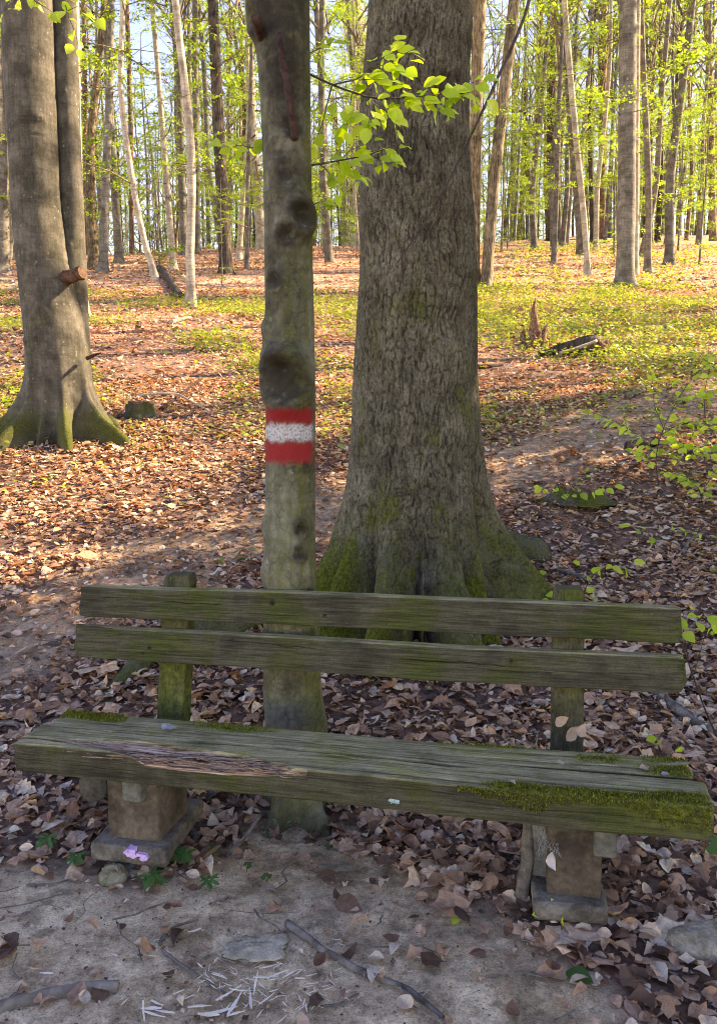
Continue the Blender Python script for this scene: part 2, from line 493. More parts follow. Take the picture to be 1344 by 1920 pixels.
M_PINE = mat_bark('pine_bark', (0.102, 0.0589, 0.0473), (0.162, 0.095, 0.0735), (0.212, 0.142, 0.116), 'rough')
M_WOOD = mat_wood()
M_MOSS = mat_moss()
M_STONE = mat_simple('grey_concrete', [(.3, (0.0605, 0.0517, 0.0418)), (.5, (0.121, 0.105, 0.0858)), (.7, (0.187, 0.165, 0.138))], 11, .95, .9, .02)
M_SANDST = mat_simple('brown_stone', [(.3, (0.0495, 0.0374, 0.0264)), (.5, (0.0968, 0.0726, 0.0517)), (.7, (0.143, 0.112, 0.0836))], 9, .95, .8, .016)
M_ROCK = mat_simple('pale_rock', [(.3, (0.18, 0.154, 0.109)), (.5, (0.285, 0.251, 0.187)), (.7, (0.38, 0.339, 0.265))], 14, .95, .7, .02)
M_STICK = mat_simple('dead_stick', [(.3, (.07, .058, .048)), (.5, (.14, .12, .10)), (.7, (.22, .195, .17))], 20, .9, .5, .004, (1, 1, 1))
M_ROTTEN = mat_simple('rotten_wood', [(.3, (.075, .035, .022)), (.5, (.18, .09, .055)), (.7, (.31, .19, .13))], 18, .95, .8, .015)
M_CHIP = mat_simple('pale_wood_shaving', [(.3, (0.68, 0.586, 0.459)), (.6, (0.82, 0.735, 0.607))], 30, .8, .2, .002)
M_LILAC = mat_simple('lilac_paint', [(.3, (.42, .25, .52)), (.6, (.60, .40, .68))], 40, .7, .1, .002)
M_TEAL = mat_simple('teal_paint', [(.3, (.12, .24, .24)), (.6, (.32, .46, .46))], 60, .7, .1, .002)
M_TWIG = mat_simple('twig', [(.3, (.03, .022, .018)), (.6, (.075, .058, .048))], 30, .85, .2, .002)
M_STEM = mat_simple('green_stem', [(.3, (.06, .06, .025)), (.6, (.11, .11, .04))], 30, .7, .1, .002)
M_REDDEAD = mat_simple('dead_branch_bark', [(.3, (0.015, 0.007, 0.006)), (.5, (0.045, 0.02, 0.016)), (.7, (0.075, 0.0375, 0.03))], 25, .85, .5, .006)
M_CUT = mat_simple('sawn_wood', [(.3, (.04, .022, .015)), (.6, (.12, .062, .04))], 22, .85, .4, .006)
M_WEB = mat_simple('cobweb', [(.3, (.35, .35, .35)), (.6, (.5, .5, .5))], 30, .8, .1, .002)

# ------------------------------------------------------------------ ground
SOIL = np.array([gnd(*p)[:2] for p in [(-150, 1630), (60, 1640), (170, 1655), (230, 1660), (330, 1640), (420, 1600), (440, 1545), (520, 1520), (640, 1550), (680, 1610),
        (760, 1655), (900, 1690), (985, 1712), (1050, 1760), (1100, 1830), (1180, 1930), (1260, 2060), (-260, 2060)]])
PATH = np.array([gnd(*p)[:2] for p in [(-260, 1330), (-60, 1230), (60, 1165), (180, 1110), (320, 1060), (450, 1015), (620, 960), (760, 915), (930, 885), (1050, 842), (1180, 790), (1344, 742), (1500, 700)]])
def seg_dist(x, y, poly, closed):
    d = np.full(x.shape, 1e9)
    n = len(poly)
    for k in range(n if closed else n - 1):
        a, b = poly[k], poly[(k + 1) % n]
        e = b - a; L = e.dot(e) + 1e-12
        t = np.clip(((x - a[0]) * e[0] + (y - a[1]) * e[1]) / L, 0, 1)
        d = np.minimum(d, np.hypot(x - a[0] - t * e[0], y - a[1] - t * e[1]))
    return d
def inside(x, y, poly):
    r = np.zeros(x.shape, bool); n = len(poly)
    for k in range(n):
        a, b = poly[k], poly[(k + 1) % n]
        c = ((a[1] > y) != (b[1] > y)) & (x < (b[0] - a[0]) * (y - a[1]) / (b[1] - a[1] + 1e-12) + a[0])
        r ^= c
    return r
def bare(x, y, split=False):                          # 1 on trodden soil, 0 under leaf litter
    x = np.asarray(x, float); y = np.asarray(y, float)
    nz = fbm(x * 3, y * 3, 0, 21, 3)
    s = np.where(inside(x, y, SOIL), 1, -1) * seg_dist(x, y, SOIL, True)
    a = sstep(-.10, .12, s + .12 * nz)
    a = np.where(y < 1.5, np.where(x < .9, 1.0, a), a)
    p = seg_dist(x, y, PATH, False) + .25 * nz
    w = .34 + .04 * np.clip(y, 0, 12)
    b = 1 - sstep(w * .5, w * 1.25, p)
    return np.maximum(a, b * .78) if not split else np.maximum(a, b * .42)

def grow(a, b, first, ratio):
    out = [a]; d = first
    while out[-1] < b:
        out.append(out[-1] + d); d *= ratio
    return out
ys = np.array([-60, -30, -15, -8, -4, -2, -1, 0, .5, .8] + grow(1.0, 6.0, .021, 1.003) + grow(6.1, 420, .06, 1.028))
xp = np.array(grow(0.0, 2.2, .022, 1.002) + grow(2.26, 260, .045, 1.055))
xs = np.concatenate([-xp[:0:-1], xp])
GX, GY = np.meshgrid(xs, ys)
GZ = Hn(GX, GY)
near = (1 - sstep(5, 8, GY))
B = bare(GX, GY)
GZ = GZ + near * (.011 * fbm(GX * 9, GY * 9, 0, 31, 3) + .006 * fbm(GX * 30, GY * 30, 0, 33, 2)) - .006 * B * near
ny, nx = GX.shape
idx = np.arange(ny * nx).reshape(ny, nx)
F = np.stack([idx[:-1, :-1], idx[:-1, 1:], idx[1:, 1:], idx[1:, :-1]], -1).reshape(-1, 4)
ground = link('ground', mesh('ground', np.stack([GX, GY, GZ], -1).reshape(-1, 3), [F], M_GROUND, True,
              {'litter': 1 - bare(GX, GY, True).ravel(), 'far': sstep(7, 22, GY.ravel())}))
tag(ground, 'sloping woodland floor of bare soil and brown leaf litter', None, None, 'structure')

# ---- leaf litter
def near_named(x, y):
    return np.zeros(x.shape, bool)
def scatter(n, y0, y1, dens=None):
    y = np.sqrt(rng.random(n) * (y1 ** 2 - y0 ** 2) + y0 ** 2)
    x = (rng.random(n) * 2 - 1) * (.56 * y + .7)
    keep = rng.random(n) < dens(x, y) if dens is not None else np.ones(n, bool)
    return x[keep], y[keep]
def litter_density(x, y):
    d = 1 - .965 * bare(x, y)
    clump = .72 + .28 * np.clip(fbm(x * 2.2, y * 2.2, 0, 41, 3) * 2.2, -1, 1)
    return d * clump
LIT = MB()
big = []
for (n, y0, y1, size, kind, tilt) in [(12500, 1.35, 3.2, .044, 'hi', .42), (17000, 1.35, 5.2, .026, 'lo', .35), (26000, 3.0, 5.2, .045, 'hi', .40), (76000, 5.0, 11.0, .050, 'mid', .38), (70000, 10.5, 24, .075, 'lo', .36), (42000, 23, 50, .12, 'lo', .38)]:
    x, y = scatter(n, y0, y1, litter_density)
    m = len(x)
    z = Hn(x, y) + rng.random(m) ** 2 * .028 + .006
    az = rng.random(m) * 2 * PI
    nr = np.stack([rng.normal(0, tilt, m), rng.normal(0, tilt, m), np.ones(m)], 1)
    d = np.stack([np.cos(az), np.sin(az), rng.normal(0, .15, m)], 1)
    s = size * np.exp(rng.normal(0, .32, m))
    lc = np.clip(.48 + .29 * rng.normal(0, 1, m) + .14 * fbm(x * 1.1, y * 1.1, 0, 51, 3), 0, .97)
    lc = np.where(rng.random(m) < .06, 1.0, lc)
    pos = np.stack([x, y, z], 1)
    V, F, k = leaves(pos, d, nr, s, kind, rng.normal(.15, .35, m), rng.normal(.1, .3, m))
    LIT.add(V, F, np.repeat(lc, k))
    if y0 < 2 and kind == 'hi':                      # lobed leaves lie among the oval ones
        for kd, q in (('oak', 900), ('maple', 650)):
            x, y = scatter(q, 1.5, 4.6, litter_density); m = len(x)
            az = rng.random(m) * 2 * PI
            V, F, k = leaves(np.stack([x, y, Hn(x, y) + .012 + rng.random(m) * .02], 1), np.stack([np.cos(az), np.sin(az), rng.normal(0, .12, m)], 1),
                             np.stack([rng.normal(0, .4, m), rng.normal(0, .4, m), np.ones(m)], 1), .085 * np.exp(rng.normal(0, .25, m)), kd, rng.normal(.1, .25, m), rng.normal(.1, .25, m))
            LIT.add(V, F, np.repeat(np.clip(.55 + .25 * rng.normal(0, 1, m), 0, 1), k))
# crumbs of leaf on the trodden soil
x, y = scatter(24000, 1.3, 7.5, lambda x, y: bare(x, y)); m = len(x); az = rng.random(m) * 2 * PI
V, F, k = leaves(np.stack([x, y, Hn(x, y) + .004], 1), np.stack([np.cos(az), np.sin(az), 0 * az], 1), np.stack([rng.normal(0, .2, m), rng.normal(0, .2, m), np.ones(m)], 1),
                 .011 * np.exp(rng.normal(0, .5, m)), 'lo', .1, .1)
LIT.add(V, F, np.repeat(rng.random(m) ** 1.2 * .9, k))
tag(link('leaf_litter', LIT.mesh('leaf_litter', M_DEAD, False), ground), 'brown fallen leaves covering the woodland floor', None, None, 'stuff')

# ---- the fallen leaves that show largest, one by one
leaf_meshes = []
for i, kd in enumerate(['hi', 'hi', 'oak', 'hi', 'maple', 'oak', 'hi', 'maple']):
    p = np.zeros((1, 3))
    V, F, k = leaves(p, np.array([[1., 0, 0]]), np.array([[0, 0, 1.]]), 1.0, kd, [(.1, .4, -.3, .6)[i % 4]], [(-.35, .2, .5)[i % 3]])
    V[:, 0] -= .5
    V[:, 2] -= V[:, 2].min()
    V[:, 2] += .03 * np.sin(V[:, 0] * 7 + i) * np.abs(V[:, 1]) * 4
    leaf_meshes.append(mesh('fallen_leaf', V, F, M_DEAD_O, False))
def lay_leaf(x, y, size, mi, az=None, tilt=.12, lift=.004):
    o = link('fallen_leaf', leaf_meshes[mi], ground)
    o.location = (x, y, H1(x, y) + lift)
    o.rotation_euler = (random.gauss(0, tilt), random.gauss(0, tilt), random.random() * 6.28 if az is None else az)
    o.scale = (size, size * random.uniform(.8, 1.15), size)
    return o
PLACED = [(615, 1655, .075, 4), (720, 1668, .06, 5), (655, 1795, .055, 6), (602, 1812, .07, 3), (742, 1790, .05, 1), (775, 1805, .06, 7), (812, 1812, .065, 4), (733, 1765, .05, 0), (705, 1805, .045, 1),
          (762, 1893, .06, 3), (1012, 1775, .065, 0), (1082, 1805, .085, 1), (1030, 1835, .075, 3), (1095, 1760, .06, 5), (1235, 1830, .07, 1), (1190, 1850, .08, 4), (990, 1600, .09, 5), (925, 1675, .105, 2),
          (770, 1625, .10, 2), (810, 1630, .10, 4), (775, 1610, .07, 7), (880, 1650, .06, 1), (895, 1640, .08, 5), (20, 1785, .06, 4), (5, 1800, .07, 1), (170, 1745, .05, 5), (320, 1705, .04, 4), (820, 1790, .06, 2),
          (1250, 1900, .10, 2), (1195, 1895, .075, 7), (960, 1905, .05, 0), (590, 1890, .045, 4), (950, 1810, .035, 2), (315, 1835, .04, 6), (40, 1860, .035, 1), (130, 1730, .04, 6)]
for (px, py, s, mi) in PLACED:
    g = gnd(px, py); lay_leaf(g[0], g[1], s, mi, tilt=.08, lift=.006)
cnt = 0
while cnt < 262:
    yy = math.sqrt(random.random() * (3.3 ** 2 - 1.45 ** 2) + 1.45 ** 2); xx = (random.random() * 2 - 1) * (.47 * yy)
    b = float(bare(np.array([xx]), np.array([yy]))[0])
    if random.random() > (1 - b) + .03: continue
    lay_leaf(xx, yy, random.uniform(.036, .068), random.randrange(8), tilt=.3, lift=random.uniform(.01, .035)); cnt += 1

# ---- twigs lying in the litter
TW = MB()
x, y = scatter(950, 1.3, 7.5); az = rng.random(len(x)) * 2 * PI
for i in range(len(x)):
    L = random.uniform(.04, .22); t = np.linspace(-.5, .5, 4)
    xx = x[i] + L * t * math.cos(az[i]) + np.array([0, .1, -.06, .05]) * L * math.sin(az[i]); yy = y[i] + L * t * math.sin(az[i])
    V, F = tube(np.stack([xx, yy, Hn(xx, yy) + .010 + .02 * random.random() * np.abs(t)], 1), random.uniform(.0012, .0034), 4, False)
    TW.add(V, F, random.random())
tag(link('twig_litter', TW.mesh('twig_litter', M_STICK), ground), 'thin dead twigs strewn over the litter', None, None, 'stuff')

# ---- crumbs of earth and grit on the trodden soil
CL = MB()
x, y = scatter(9000, 1.3, 4.2, lambda x, y: sstep(.3, .8, bare(x, y))); m = len(x)
dirs = np.array([[1, 0, 0], [0, 1, 0], [-1, 0, 0], [0, -1, 0], [0, 0, 1.]])
r = .0022 * np.exp(rng.normal(0, .55, m)); r = np.minimum(r, .011)
V = np.stack([x, y, Hn(x, y) + .0015 + 0 * x], 1)[:, None] + dirs[None] * (r[:, None] * rng.uniform(.6, 1.3, (m, 5)))[..., None]
F = (np.array([[0, 1, 4], [1, 2, 4], [2, 3, 4], [3, 0, 4]])[None] + (np.arange(m) * 5)[:, None, None]).reshape(-1, 3)
CL.add(V.reshape(-1, 3), [F], np.repeat(rng.random(m), 5))
t = NT('earth_crumb'); M_CRUMB = t.done(t.ramp(t.attr('lc'), [(0, (.05, .042, .035)), (.45, (.16, .14, .115)), (.8, (.30, .27, .23)), (1, (.5, .47, .42))]), .95, None, .1)
tag(link('earth_crumbs', CL.mesh('earth_crumbs', M_CRUMB, False), ground), 'crumbs of earth and grit on the trodden soil', None, None, 'stuff')

# ---- pale wood shavings on the soil
chip_m = []
for i in range(6):
    n = 6; t = np.linspace(-.5, .5, n); c = (.0, .15, -.1, .22, .05, .3)[i]
    w = (.5 - np.abs(t) * .55) * np.array([1, .9, 1.1, 1, .85, 1])
    top = np.stack([t, w * .16 + .04 * np.sin(t * 5 + i), c * (t ** 2) + .03], 1); bot = np.stack([t, -w * .16, c * (t ** 2) + .03], 1)
    V = np.concatenate([top, bot, top - [0, 0, .05], bot - [0, 0, .05]]); j = np.arange(n - 1)
    F = [np.concatenate([np.stack([j, j + n, j + n + 1, j + 1], -1), np.stack([j + 2 * n, j + 2 * n + 1, j + 3 * n + 1, j + 3 * n], -1), np.stack([j, j + 1, j + 1 + 2 * n, j + 2 * n], -1),
         np.stack([j + n, j + 3 * n, j + 3 * n + 1, j + n + 1], -1)])]
    chip_m.append(mesh('wood_shaving', V, F, M_CHIP, False))
def shaving(px, py, L, az=None, wide=1.0):
    g = gnd(px, py); o = link('wood_shaving', random.choice(chip_m), ground)
    o.location = (g[0], g[1], g[2] + .006)
    o.rotation_euler = (random.gauss(0, .15), random.gauss(0, .12), random.random() * 3.14 if az is None else az)
    o.scale = (L, L * wide, L * .5)
for (px, py, L, az, w) in [(412, 1838, .045, -.6, 1.3), (440, 1890, .085, .9, .8), (430, 1870, .08, .7, .6), (470, 1880, .085, 1.1, .6), (455, 1862, .07, .3, .7), (480, 1850, .075, 1.2, .5), (400, 1905, .08, .9, .7), (375, 1895, .06, .4, .8),
                           (395, 1912, .05, 0, 1.1), (285, 1895, .05, -.3, 1.3), (270, 1905, .055, -.7, .8), (295, 1885, .04, .2, 1.4), (310, 1902, .05, .1, .9), (290, 1910, .06, 0, .7), (505, 1820, .055, .8, .7), (520, 1830, .06, .5, .6),
                           (495, 1838, .06, .3, .6), (545, 1830, .05, 1.0, .6), (500, 1880, .05, .3, .6), (425, 1900, .055, .2, .9), (443, 1905, .05, .5, .8), (365, 1752, .04, 1.2, 1.5), (88, 1832, .035, -.7, 1.6), (795, 1803, .05, -1.0, .9), (335, 1865, .03, .3, 1.5), (215, 1795, .022, .2, 1.5)]:
    shaving(px, py, L, az + random.gauss(0, .4), w * .85)
for i in range(150):
    px, py = random.gauss(500, 95), random.gauss(1855, 45)
    if 1700 < py < 1930: shaving(px, py, random.uniform(.012, .032), None, random.uniform(.35, .7))
for i in range(35):
    shaving(random.uniform(380, 1000), random.uniform(1660, 1900), random.uniform(.010, .02), None, random.uniform(.3, .6))

# ---- green seedlings over the slope
def cover_density(x, y):
    # world coordinates: a leafy band on the slope, thick towards the brighter side of the wood
    n = fbm(x * .75, y * .5, 0, 61, 4)
    e = x / np.maximum(y, 1)
    left = sstep(7.0, 9.5, y) * (1 - sstep(18, 25, y)) * .95
    right = sstep(10.5, 14, y) * (1 - .35 * sstep(40, 60, y)) * sstep(.0, .22, e)
    d = np.maximum(left, right)
    d = d * sstep(-.20, .40, n + .12 * right) + .02 * sstep(4, 7, y)
    return np.clip(d * (1 - bare(x, y)), 0, 1)
CV = MB()
for (n, y0, y1, per, size, hgt) in [(6500, 4.5, 12, 7, .045, .10), (19000, 11.5, 25, 6, .06, .16), (14000, 24, 62, 4, .11, .24)]:
    x, y = scatter(n, y0, y1, cover_density); m = len(x)
    x = np.repeat(x, per); y = np.repeat(y, per); m = len(x); sp = .10 if y1 < 30 else .25
    x = x + rng.normal(0, sp, m); y = y + rng.normal(0, sp, m); z = Hn(x, y) + rng.random(m) * hgt + .015
    az = rng.random(m) * 2 * PI
    V, F, k = leaves(np.stack([x, y, z], 1), np.stack([np.cos(az), np.sin(az), rng.normal(-.1, .3, m)], 1), np.stack([rng.normal(0, .4, m), rng.normal(-.15, .4, m), np.ones(m)], 1),
                     size * np.exp(rng.normal(0, .3, m)), 'mid' if y1 < 30 else 'lo', .2, .12)
    CV.add(V, F, np.repeat(rng.random(m), k))
tag(link('seedling_cover', CV.mesh('seedling_cover', M_COVER, False)), 'yellow-green tree seedlings carpeting the sunny slope', 'ground cover', None, 'stuff')

# ------------------------------------------------------------------ trees: shared limbs and crowns
def make_crown(seed, ht, groups, leaf, per_m, needles=False, flat=.10, twigs=4, coarse=False):
    """groups: (number, h0, h1, length0, length1, rise).  Returns (limb mesh, crown mesh), origin at the foot of the trunk."""
    r = np.random.default_rng(seed)
    LB, CR = MB(), MB()
    for (n, h0, h1, l0, l1, rise) in groups:
        for b in range(n):
            h = h0 + (h1 - h0) * r.random(); az = r.random() * 2 * PI; L = l0 + (l1 - l0) * r.random()
            t = np.linspace(0, 1, 6)
            bend = r.normal(0, .5)
            dx = np.stack([np.cos(az + bend * t), np.sin(az + bend * t)], 1)
            P = np.zeros((6, 3)); P[:, :2] = dx * (L * t)[:, None]
            rs = rise + r.normal(0, .28)
            P[:, 2] = h + L * rs * (t - .35 * t ** 2) + np.cumsum(r.normal(0, .05 * L, 6)) * t
            rr_ = np.linspace(.006 * L + .004 + .03 * max(0, rise - .3), .003, 6)
            V, F = tube(P[::5] if coarse else P, rr_[::5] if coarse else rr_, 3 if coarse else 4, False); LB.add(V, F)
            for q in range(twigs):
                s = .25 + .7 * r.random(); p0 = np.array([np.interp(s, t, P[:, k]) for k in range(3)])
                a2 = az + r.choice([-1, 1]) * r.uniform(.4, 1.1); l2 = L * r.uniform(.2, .5) * (1.1 - s * .5)
                p2 = p0 + np.array([math.cos(a2) * l2, math.sin(a2) * l2, l2 * r.uniform(-.1, .35)])
                pm = (p0 + p2) / 2 + r.normal(0, .03 * l2, 3)
                V, F = tube(np.stack([p0, p2]) if coarse else np.stack([p0, pm, p2]), [.008, .004] if coarse else [.006, .004, .002], 3, False); LB.add(V, F)
                m = max(2, int(per_m * l2 * 1.1))
                u = r.random(m) ** .8
                pos = p0 + (p2 - p0) * u[:, None] + r.normal(0, 1, (m, 3)) * np.array([.10, .10, flat * .5]) * (l2 + .25)
                a3 = r.random(m) * 2 * PI
                V, F, k = leaves(pos, np.stack([np.cos(a3), np.sin(a3), r.normal(-.2, .3, m)], 1), np.stack([r.normal(0, .5, m), r.normal(0, .5, m), np.ones(m)], 1),
                                 leaf * np.exp(r.normal(0, .28, m)), 'lo', .15, .1)
                CR.add(V, F, np.repeat(r.random(m), k))
    nb = sum(len(f) for fl in LB.F.values() for f in fl)
    for v, f4, a in ((np.concatenate(CR.V), [np.concatenate(q) for q in CR.F.values()], np.concatenate(CR.A)),):
        LB.add(v, f4, a)
    # faces are gathered by size, so the bark faces are told apart by their vertices
    nv = sum(len(v) for v in LB.V[:-1])
    me = LB.mesh('crown', M_DARK if needles else M_BROWN, False)
    me.materials.append(M_CONIF if needles else M_LEAF)
    first = np.empty(len(me.polygons), np.int32); me.polygons.foreach_get('loop_start', first)
    li = np.empty(len(me.loops), np.int32); me.loops.foreach_get('vertex_index', li)
    me.polygons.foreach_set('material_index', (li[first] >= nv).astype(np.int32))
    return me
TALL = [make_crown(100 + s, 24, [(15, 2.2, 10, 1.2, 3.2, .10), (18, 8, 22, 1.6, 3.6, .5), (8, 9, 18, 2.5, 5.0, 1.5)], .088, 44) for s in range(3)]
UNDER = [make_crown(120 + s, 9, [(30, .7, 9, .7, 2.6, .15)], .075, 56) for s in range(3)]
SPARSE = [make_crown(140 + s, 24, [(6, 4, 10, .8, 2.4, .3), (16, 8, 24, 1.4, 3.4, .8), (9, 9, 18, 2.5, 5.0, 1.6)], .085, 12, twigs=8) for s in range(2)]
PINEC = [make_crown(160, 24, [(5, 7, 12, .5, 1.3, .2), (26, 14, 24, .8, 2.6, .35)], .13, 30, True)]
FINE = [make_crown(170 + s, 24, [(10, 3.2, 10, 1.0, 2.6, .08), (14, 10, 24, 1.6, 3.6, .5), (7, 9, 18, 2.5, 5, 1.5)], .068, 46) for s in range(2)]

def flare(h, a=.55, k=.22):
    return 1 + a * np.exp(-np.maximum(h, 0) / k)

def radial(zs, cx, cy, R, th):
    V = np.stack([cx[:, None] + R * np.cos(th)[None], cy[:, None] + R * np.sin(th)[None], zs[:, None] + 0 * R], -1).reshape(-1, 3)
    n, m = R.shape
    i = np.arange(n - 1)[:, None] * m; j = np.arange(m)[None]; j2 = (j + 1) % m
    return V, np.stack([i + j, i + j2, i + m + j2, i + m + j], -1)          # faces kept as (row, column, 4)

def bg_trunk(pts, rads, seed, seg=12, lob=.25):
    """pts: points from the foot up; rads: radius at each."""
    P = np.asarray(pts, float); zb = P[0, 2]
    zt = P[-1, 2]
    h = np.concatenate([np.array([-.35, -.1, 0, .08, .18, .32, .5, .8]), np.linspace(1.2, zt - zb, 26)])
    zs = zb + h
    cx = np.interp(zs, P[:, 2], P[:, 0]); cy = np.interp(zs, P[:, 2], P[:, 1]); r = np.interp(zs, P[:, 2], rads)
    for _ in range(2):
        cx[9:-1] = .25 * cx[8:-2] + .5 * cx[9:-1] + .25 * cx[10:]
    th = np.arange(seg) / seg * 2 * PI
    ph = seed * 1.7
    R = r[:, None] * (1 + .45 * np.exp(-np.maximum(h, 0) / .25)[:, None] * (1 + lob * 2 * np.cos(th * 3 + ph)[None]) + .07 * fbm(np.cos(th)[None] * 1.2 + h[:, None] * .9, np.sin(th)[None] * 1.2, seed * 1.3, seed, 3))
    V, F = radial(zs, cx, cy, R, th)
    return V, [F.reshape(-1, 4)]

def add_crown(root, pair, base, s=1.0, rz=None, fine_limb=True, lift=0.0, top=None):
    rz = random.random() * 6.28 if rz is None else rz
    link('crown', pair, root, np.asarray(base) + np.array([0, 0, lift]) - np.array(root.location), (0, 0, rz), s)

def tree_px(name, label, pts, w0, w1, mat, crown=None, cs=1.0, Y=None, group=None, ht=21.0, lob=.25, seg=12):
    """a tree whose trunk passes the photo's points, listed from the foot up; w0, w1: trunk width in photo pixels at the foot and at the last point"""
    if Y is None:
        g = gnd(*pts[0])
    else:
        g = at(pts[0][0], pts[0][1], Y); g[2] = H1(g[0], g[1])
    Yb = g[1]
    P = [g] + [at(px, py, Yb) for px, py in pts[1:]]
    lean = (P[-1] - P[-2]) if len(P) > 1 else np.array([0, 0, 1.])
    lean = lean / max(lean[2], .3)
    r0, r1 = pxm(w0, Yb) / 2, pxm(w1, Yb) / 2
    n = len(P)
    rads = list(np.linspace(r0, r1, n))
    ztop = g[2] + ht
    if ztop > P[-1][2] + 1:
        q = P[-1] + np.array([lean[0] * .5, 0, 1]) * (ztop - P[-1][2]); P.append(q); rads.append(max(.02, r1 * .25))
    root = empty(name, g, label, 'tree', group)
    V, F = bg_trunk(np.array(P) - g, rads, random.randrange(1000), seg, lob)
    tm = link('trunk', mesh('trunk', V, F, mat), root)
    if crown is not None:
        k = .5 * ht
        off = np.array([np.interp(g[2] + k, [p[2] for p in P], [p[0] for p in P]) - g[0], 0, 0])
        add_crown(root, crown, g + off, cs)
    return root

# ------------------------------------------------------------------ the stout mossy tree behind the bench
def fissure(th, z, r, s):
    c, si = np.cos(th)[None] * r, np.sin(th)[None] * r
    w = .016 * vnoise(c * 14, si * 14, z[:, None] * 10, s)
    a = vnoise((c + w) * 84, (si + w) * 84, z[:, None] * 19, s + 1)
    b = vnoise((c + w) * 150, (si + w) * 150, z[:, None] * 34, s + 2)
    return np.clip(.12 + .72 * sstep(.0, .26, np.abs(a)) + .22 * b, 0, 1)

BY = 4.35
bt = at(776, 1115, BY); bt[2] = H1(bt[0], bt[1])
root = empty('stout_tree', bt, 'stout fissured tree with moss-covered spreading roots just behind the bench', 'tree')
TH = np.arange(440) / 440 * 2 * PI
h = np.concatenate([np.arange(-.30, 3.9, .0098), np.linspace(4.1, 22, 40)])
cxp = [(0, 776), (.6, 778), (1.2, 778), (1.9, 775), (2.6, 771), (3.3, 776)]
cx = np.interp(h, [c[0] for c in cxp], [(c[1] - 776) / FPX * BY for c in cxp]) + np.maximum(h - 3.4, 0) * .01
cy = 0 * h
r0 = np.interp(h, [0, .6, 1.2, 1.9, 2.6, 3.4, 10, 22], [.335, .335, .322, .298, .275, .25, .2, .05])
RT = r0[:, None] * np.ones(len(TH))[None]
LOB = [(-8, 1.1, .26, .24, .60), (-40, .30, .30, .16, .22), (-66, .62, .22, .19, .36), (-112, .72, .23, .19, .38), (-150, .5, .28, .16, .26), (-176, .70, .28, .24, .34), (35, .5, .3, .3, .4), (80, .45, .3, .3, .4), (130, .5, .3, .3, .4)]
lobe_mask = np.zeros_like(RT)
for (d, A, hk, wd, cap) in LOB:
    dt = np.angle(np.exp(1j * (TH - d * PI / 180 + .25 * 0)))
    g = np.exp(-(dt / wd) ** 2)[None] * np.ones(len(h))[:, None]
    e = A * np.exp(-np.maximum(h, -.1) / hk)
    e = cap * np.tanh(e / cap)
    RT = RT + e[:, None] * g
    lobe_mask = np.maximum(lobe_mask, g)
groove = sum(np.exp(-(np.angle(np.exp(1j * (TH - d * PI / 180))) / .055) ** 2)[None] * (np.exp(-np.maximum(h - .02, 0) / .22) * am)[:, None] for d, am in ((-92, .13), (-82, .10), (-53, .08), (-25, .07), (-133, .10), (-163, .08), (-104, .05)))
RT = RT - groove
rid = fissure(TH, h, .30, 71)
lump = fbm(np.cos(TH)[None] * 1.6, np.sin(TH)[None] * 1.6, h[:, None] * 1.5, 75, 4)
RT = RT + .0125 * (rid - .5) + .034 * lump + .03 * (1 - sstep(.1, .9, h))[:, None] * fbm(np.cos(TH)[None] * 5, np.sin(TH)[None] * 5, h[:, None] * 5, 77, 3)
mossn = fbm(np.cos(TH)[None] * 2.2, np.sin(TH)[None] * 2.2, h[:, None] * 3.0, 81, 4)
low = sstep(.78, .08, 0 * 0 + h)[:, None] if False else (1 - sstep(.10, .75, h))[:, None]
moss = np.clip(low * (.25 + 1.0 * lobe_mask) * np.clip(.95 + 1.1 * mossn, .3, 1.3) + .45 * sstep(.20, .5, fbm(np.cos(TH)[None] * 4.5, np.sin(TH)[None] * 4.5, h[:, None] * 6.0, 83, 3)) * (1 - sstep(1.2, 2.6, h))[:, None] + .2 * sstep(.3, .55, mossn), 0, 1)
moss = np.clip(moss - .8 * sstep(.02, .05, groove), 0, 1)
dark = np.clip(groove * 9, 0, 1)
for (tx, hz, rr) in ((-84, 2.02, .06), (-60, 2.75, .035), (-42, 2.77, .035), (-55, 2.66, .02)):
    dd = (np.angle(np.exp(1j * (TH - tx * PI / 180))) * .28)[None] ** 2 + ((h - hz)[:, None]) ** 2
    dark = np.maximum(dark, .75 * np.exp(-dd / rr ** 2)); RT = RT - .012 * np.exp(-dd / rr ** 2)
V, F = radial(h, cx, cy, RT, TH)
t, c, nb = mat_trunk_near('fissured_bark', (0.0667, 0.0589, 0.0406), (0.104, 0.0941, 0.0679), (0.144, 0.133, 0.101), (0.277, 0.289, 0.284), (0.0765, 0.0941, 0.0123), 'fissured')
M_FISS = t.done(c, .92, nb, .18)
link('trunk', mesh('trunk', V, [F.reshape(-1, 4)], M_FISS, True, {'ridge': rid.ravel(), 'moss': moss.ravel(), 'dark': dark.ravel()}), root)
def root_part(parent, pts_px, r0, r1, mat, moss_v=.8, sink=.3, seed=1):
    G = np.array([gnd(*p) for p in pts_px]); n = 40
    P = smooth_path(G, n); rr = np.linspace(r0, r1, n)
    P[:, 2] = Hn(P[:, 0], P[:, 1]) + rr * (1 - 2 * sink)
    P[:, 2] -= sstep(.75, 1, np.linspace(0, 1, n)) * r1 * 1.5
    V, F = tube(P, rr, 20, True, .25, seed)
    m = len(V)
    me = mesh('root', V - np.array(parent.location), F, mat, True, {'ridge': np.full(m, .5), 'moss': np.clip(moss_v * (.6 + .8 * fbm(V[:, 0] * 6, V[:, 1] * 6, V[:, 2] * 6, seed, 3)), 0, 1), 'dark': np.zeros(m)})
    return link('root', me, parent)
root_part(root, [(640, 1120), (560, 1150), (470, 1172), (380, 1195), (290, 1235), (215, 1290), (185, 1325)], .13, .035, M_FISS, .8, .35, 3)
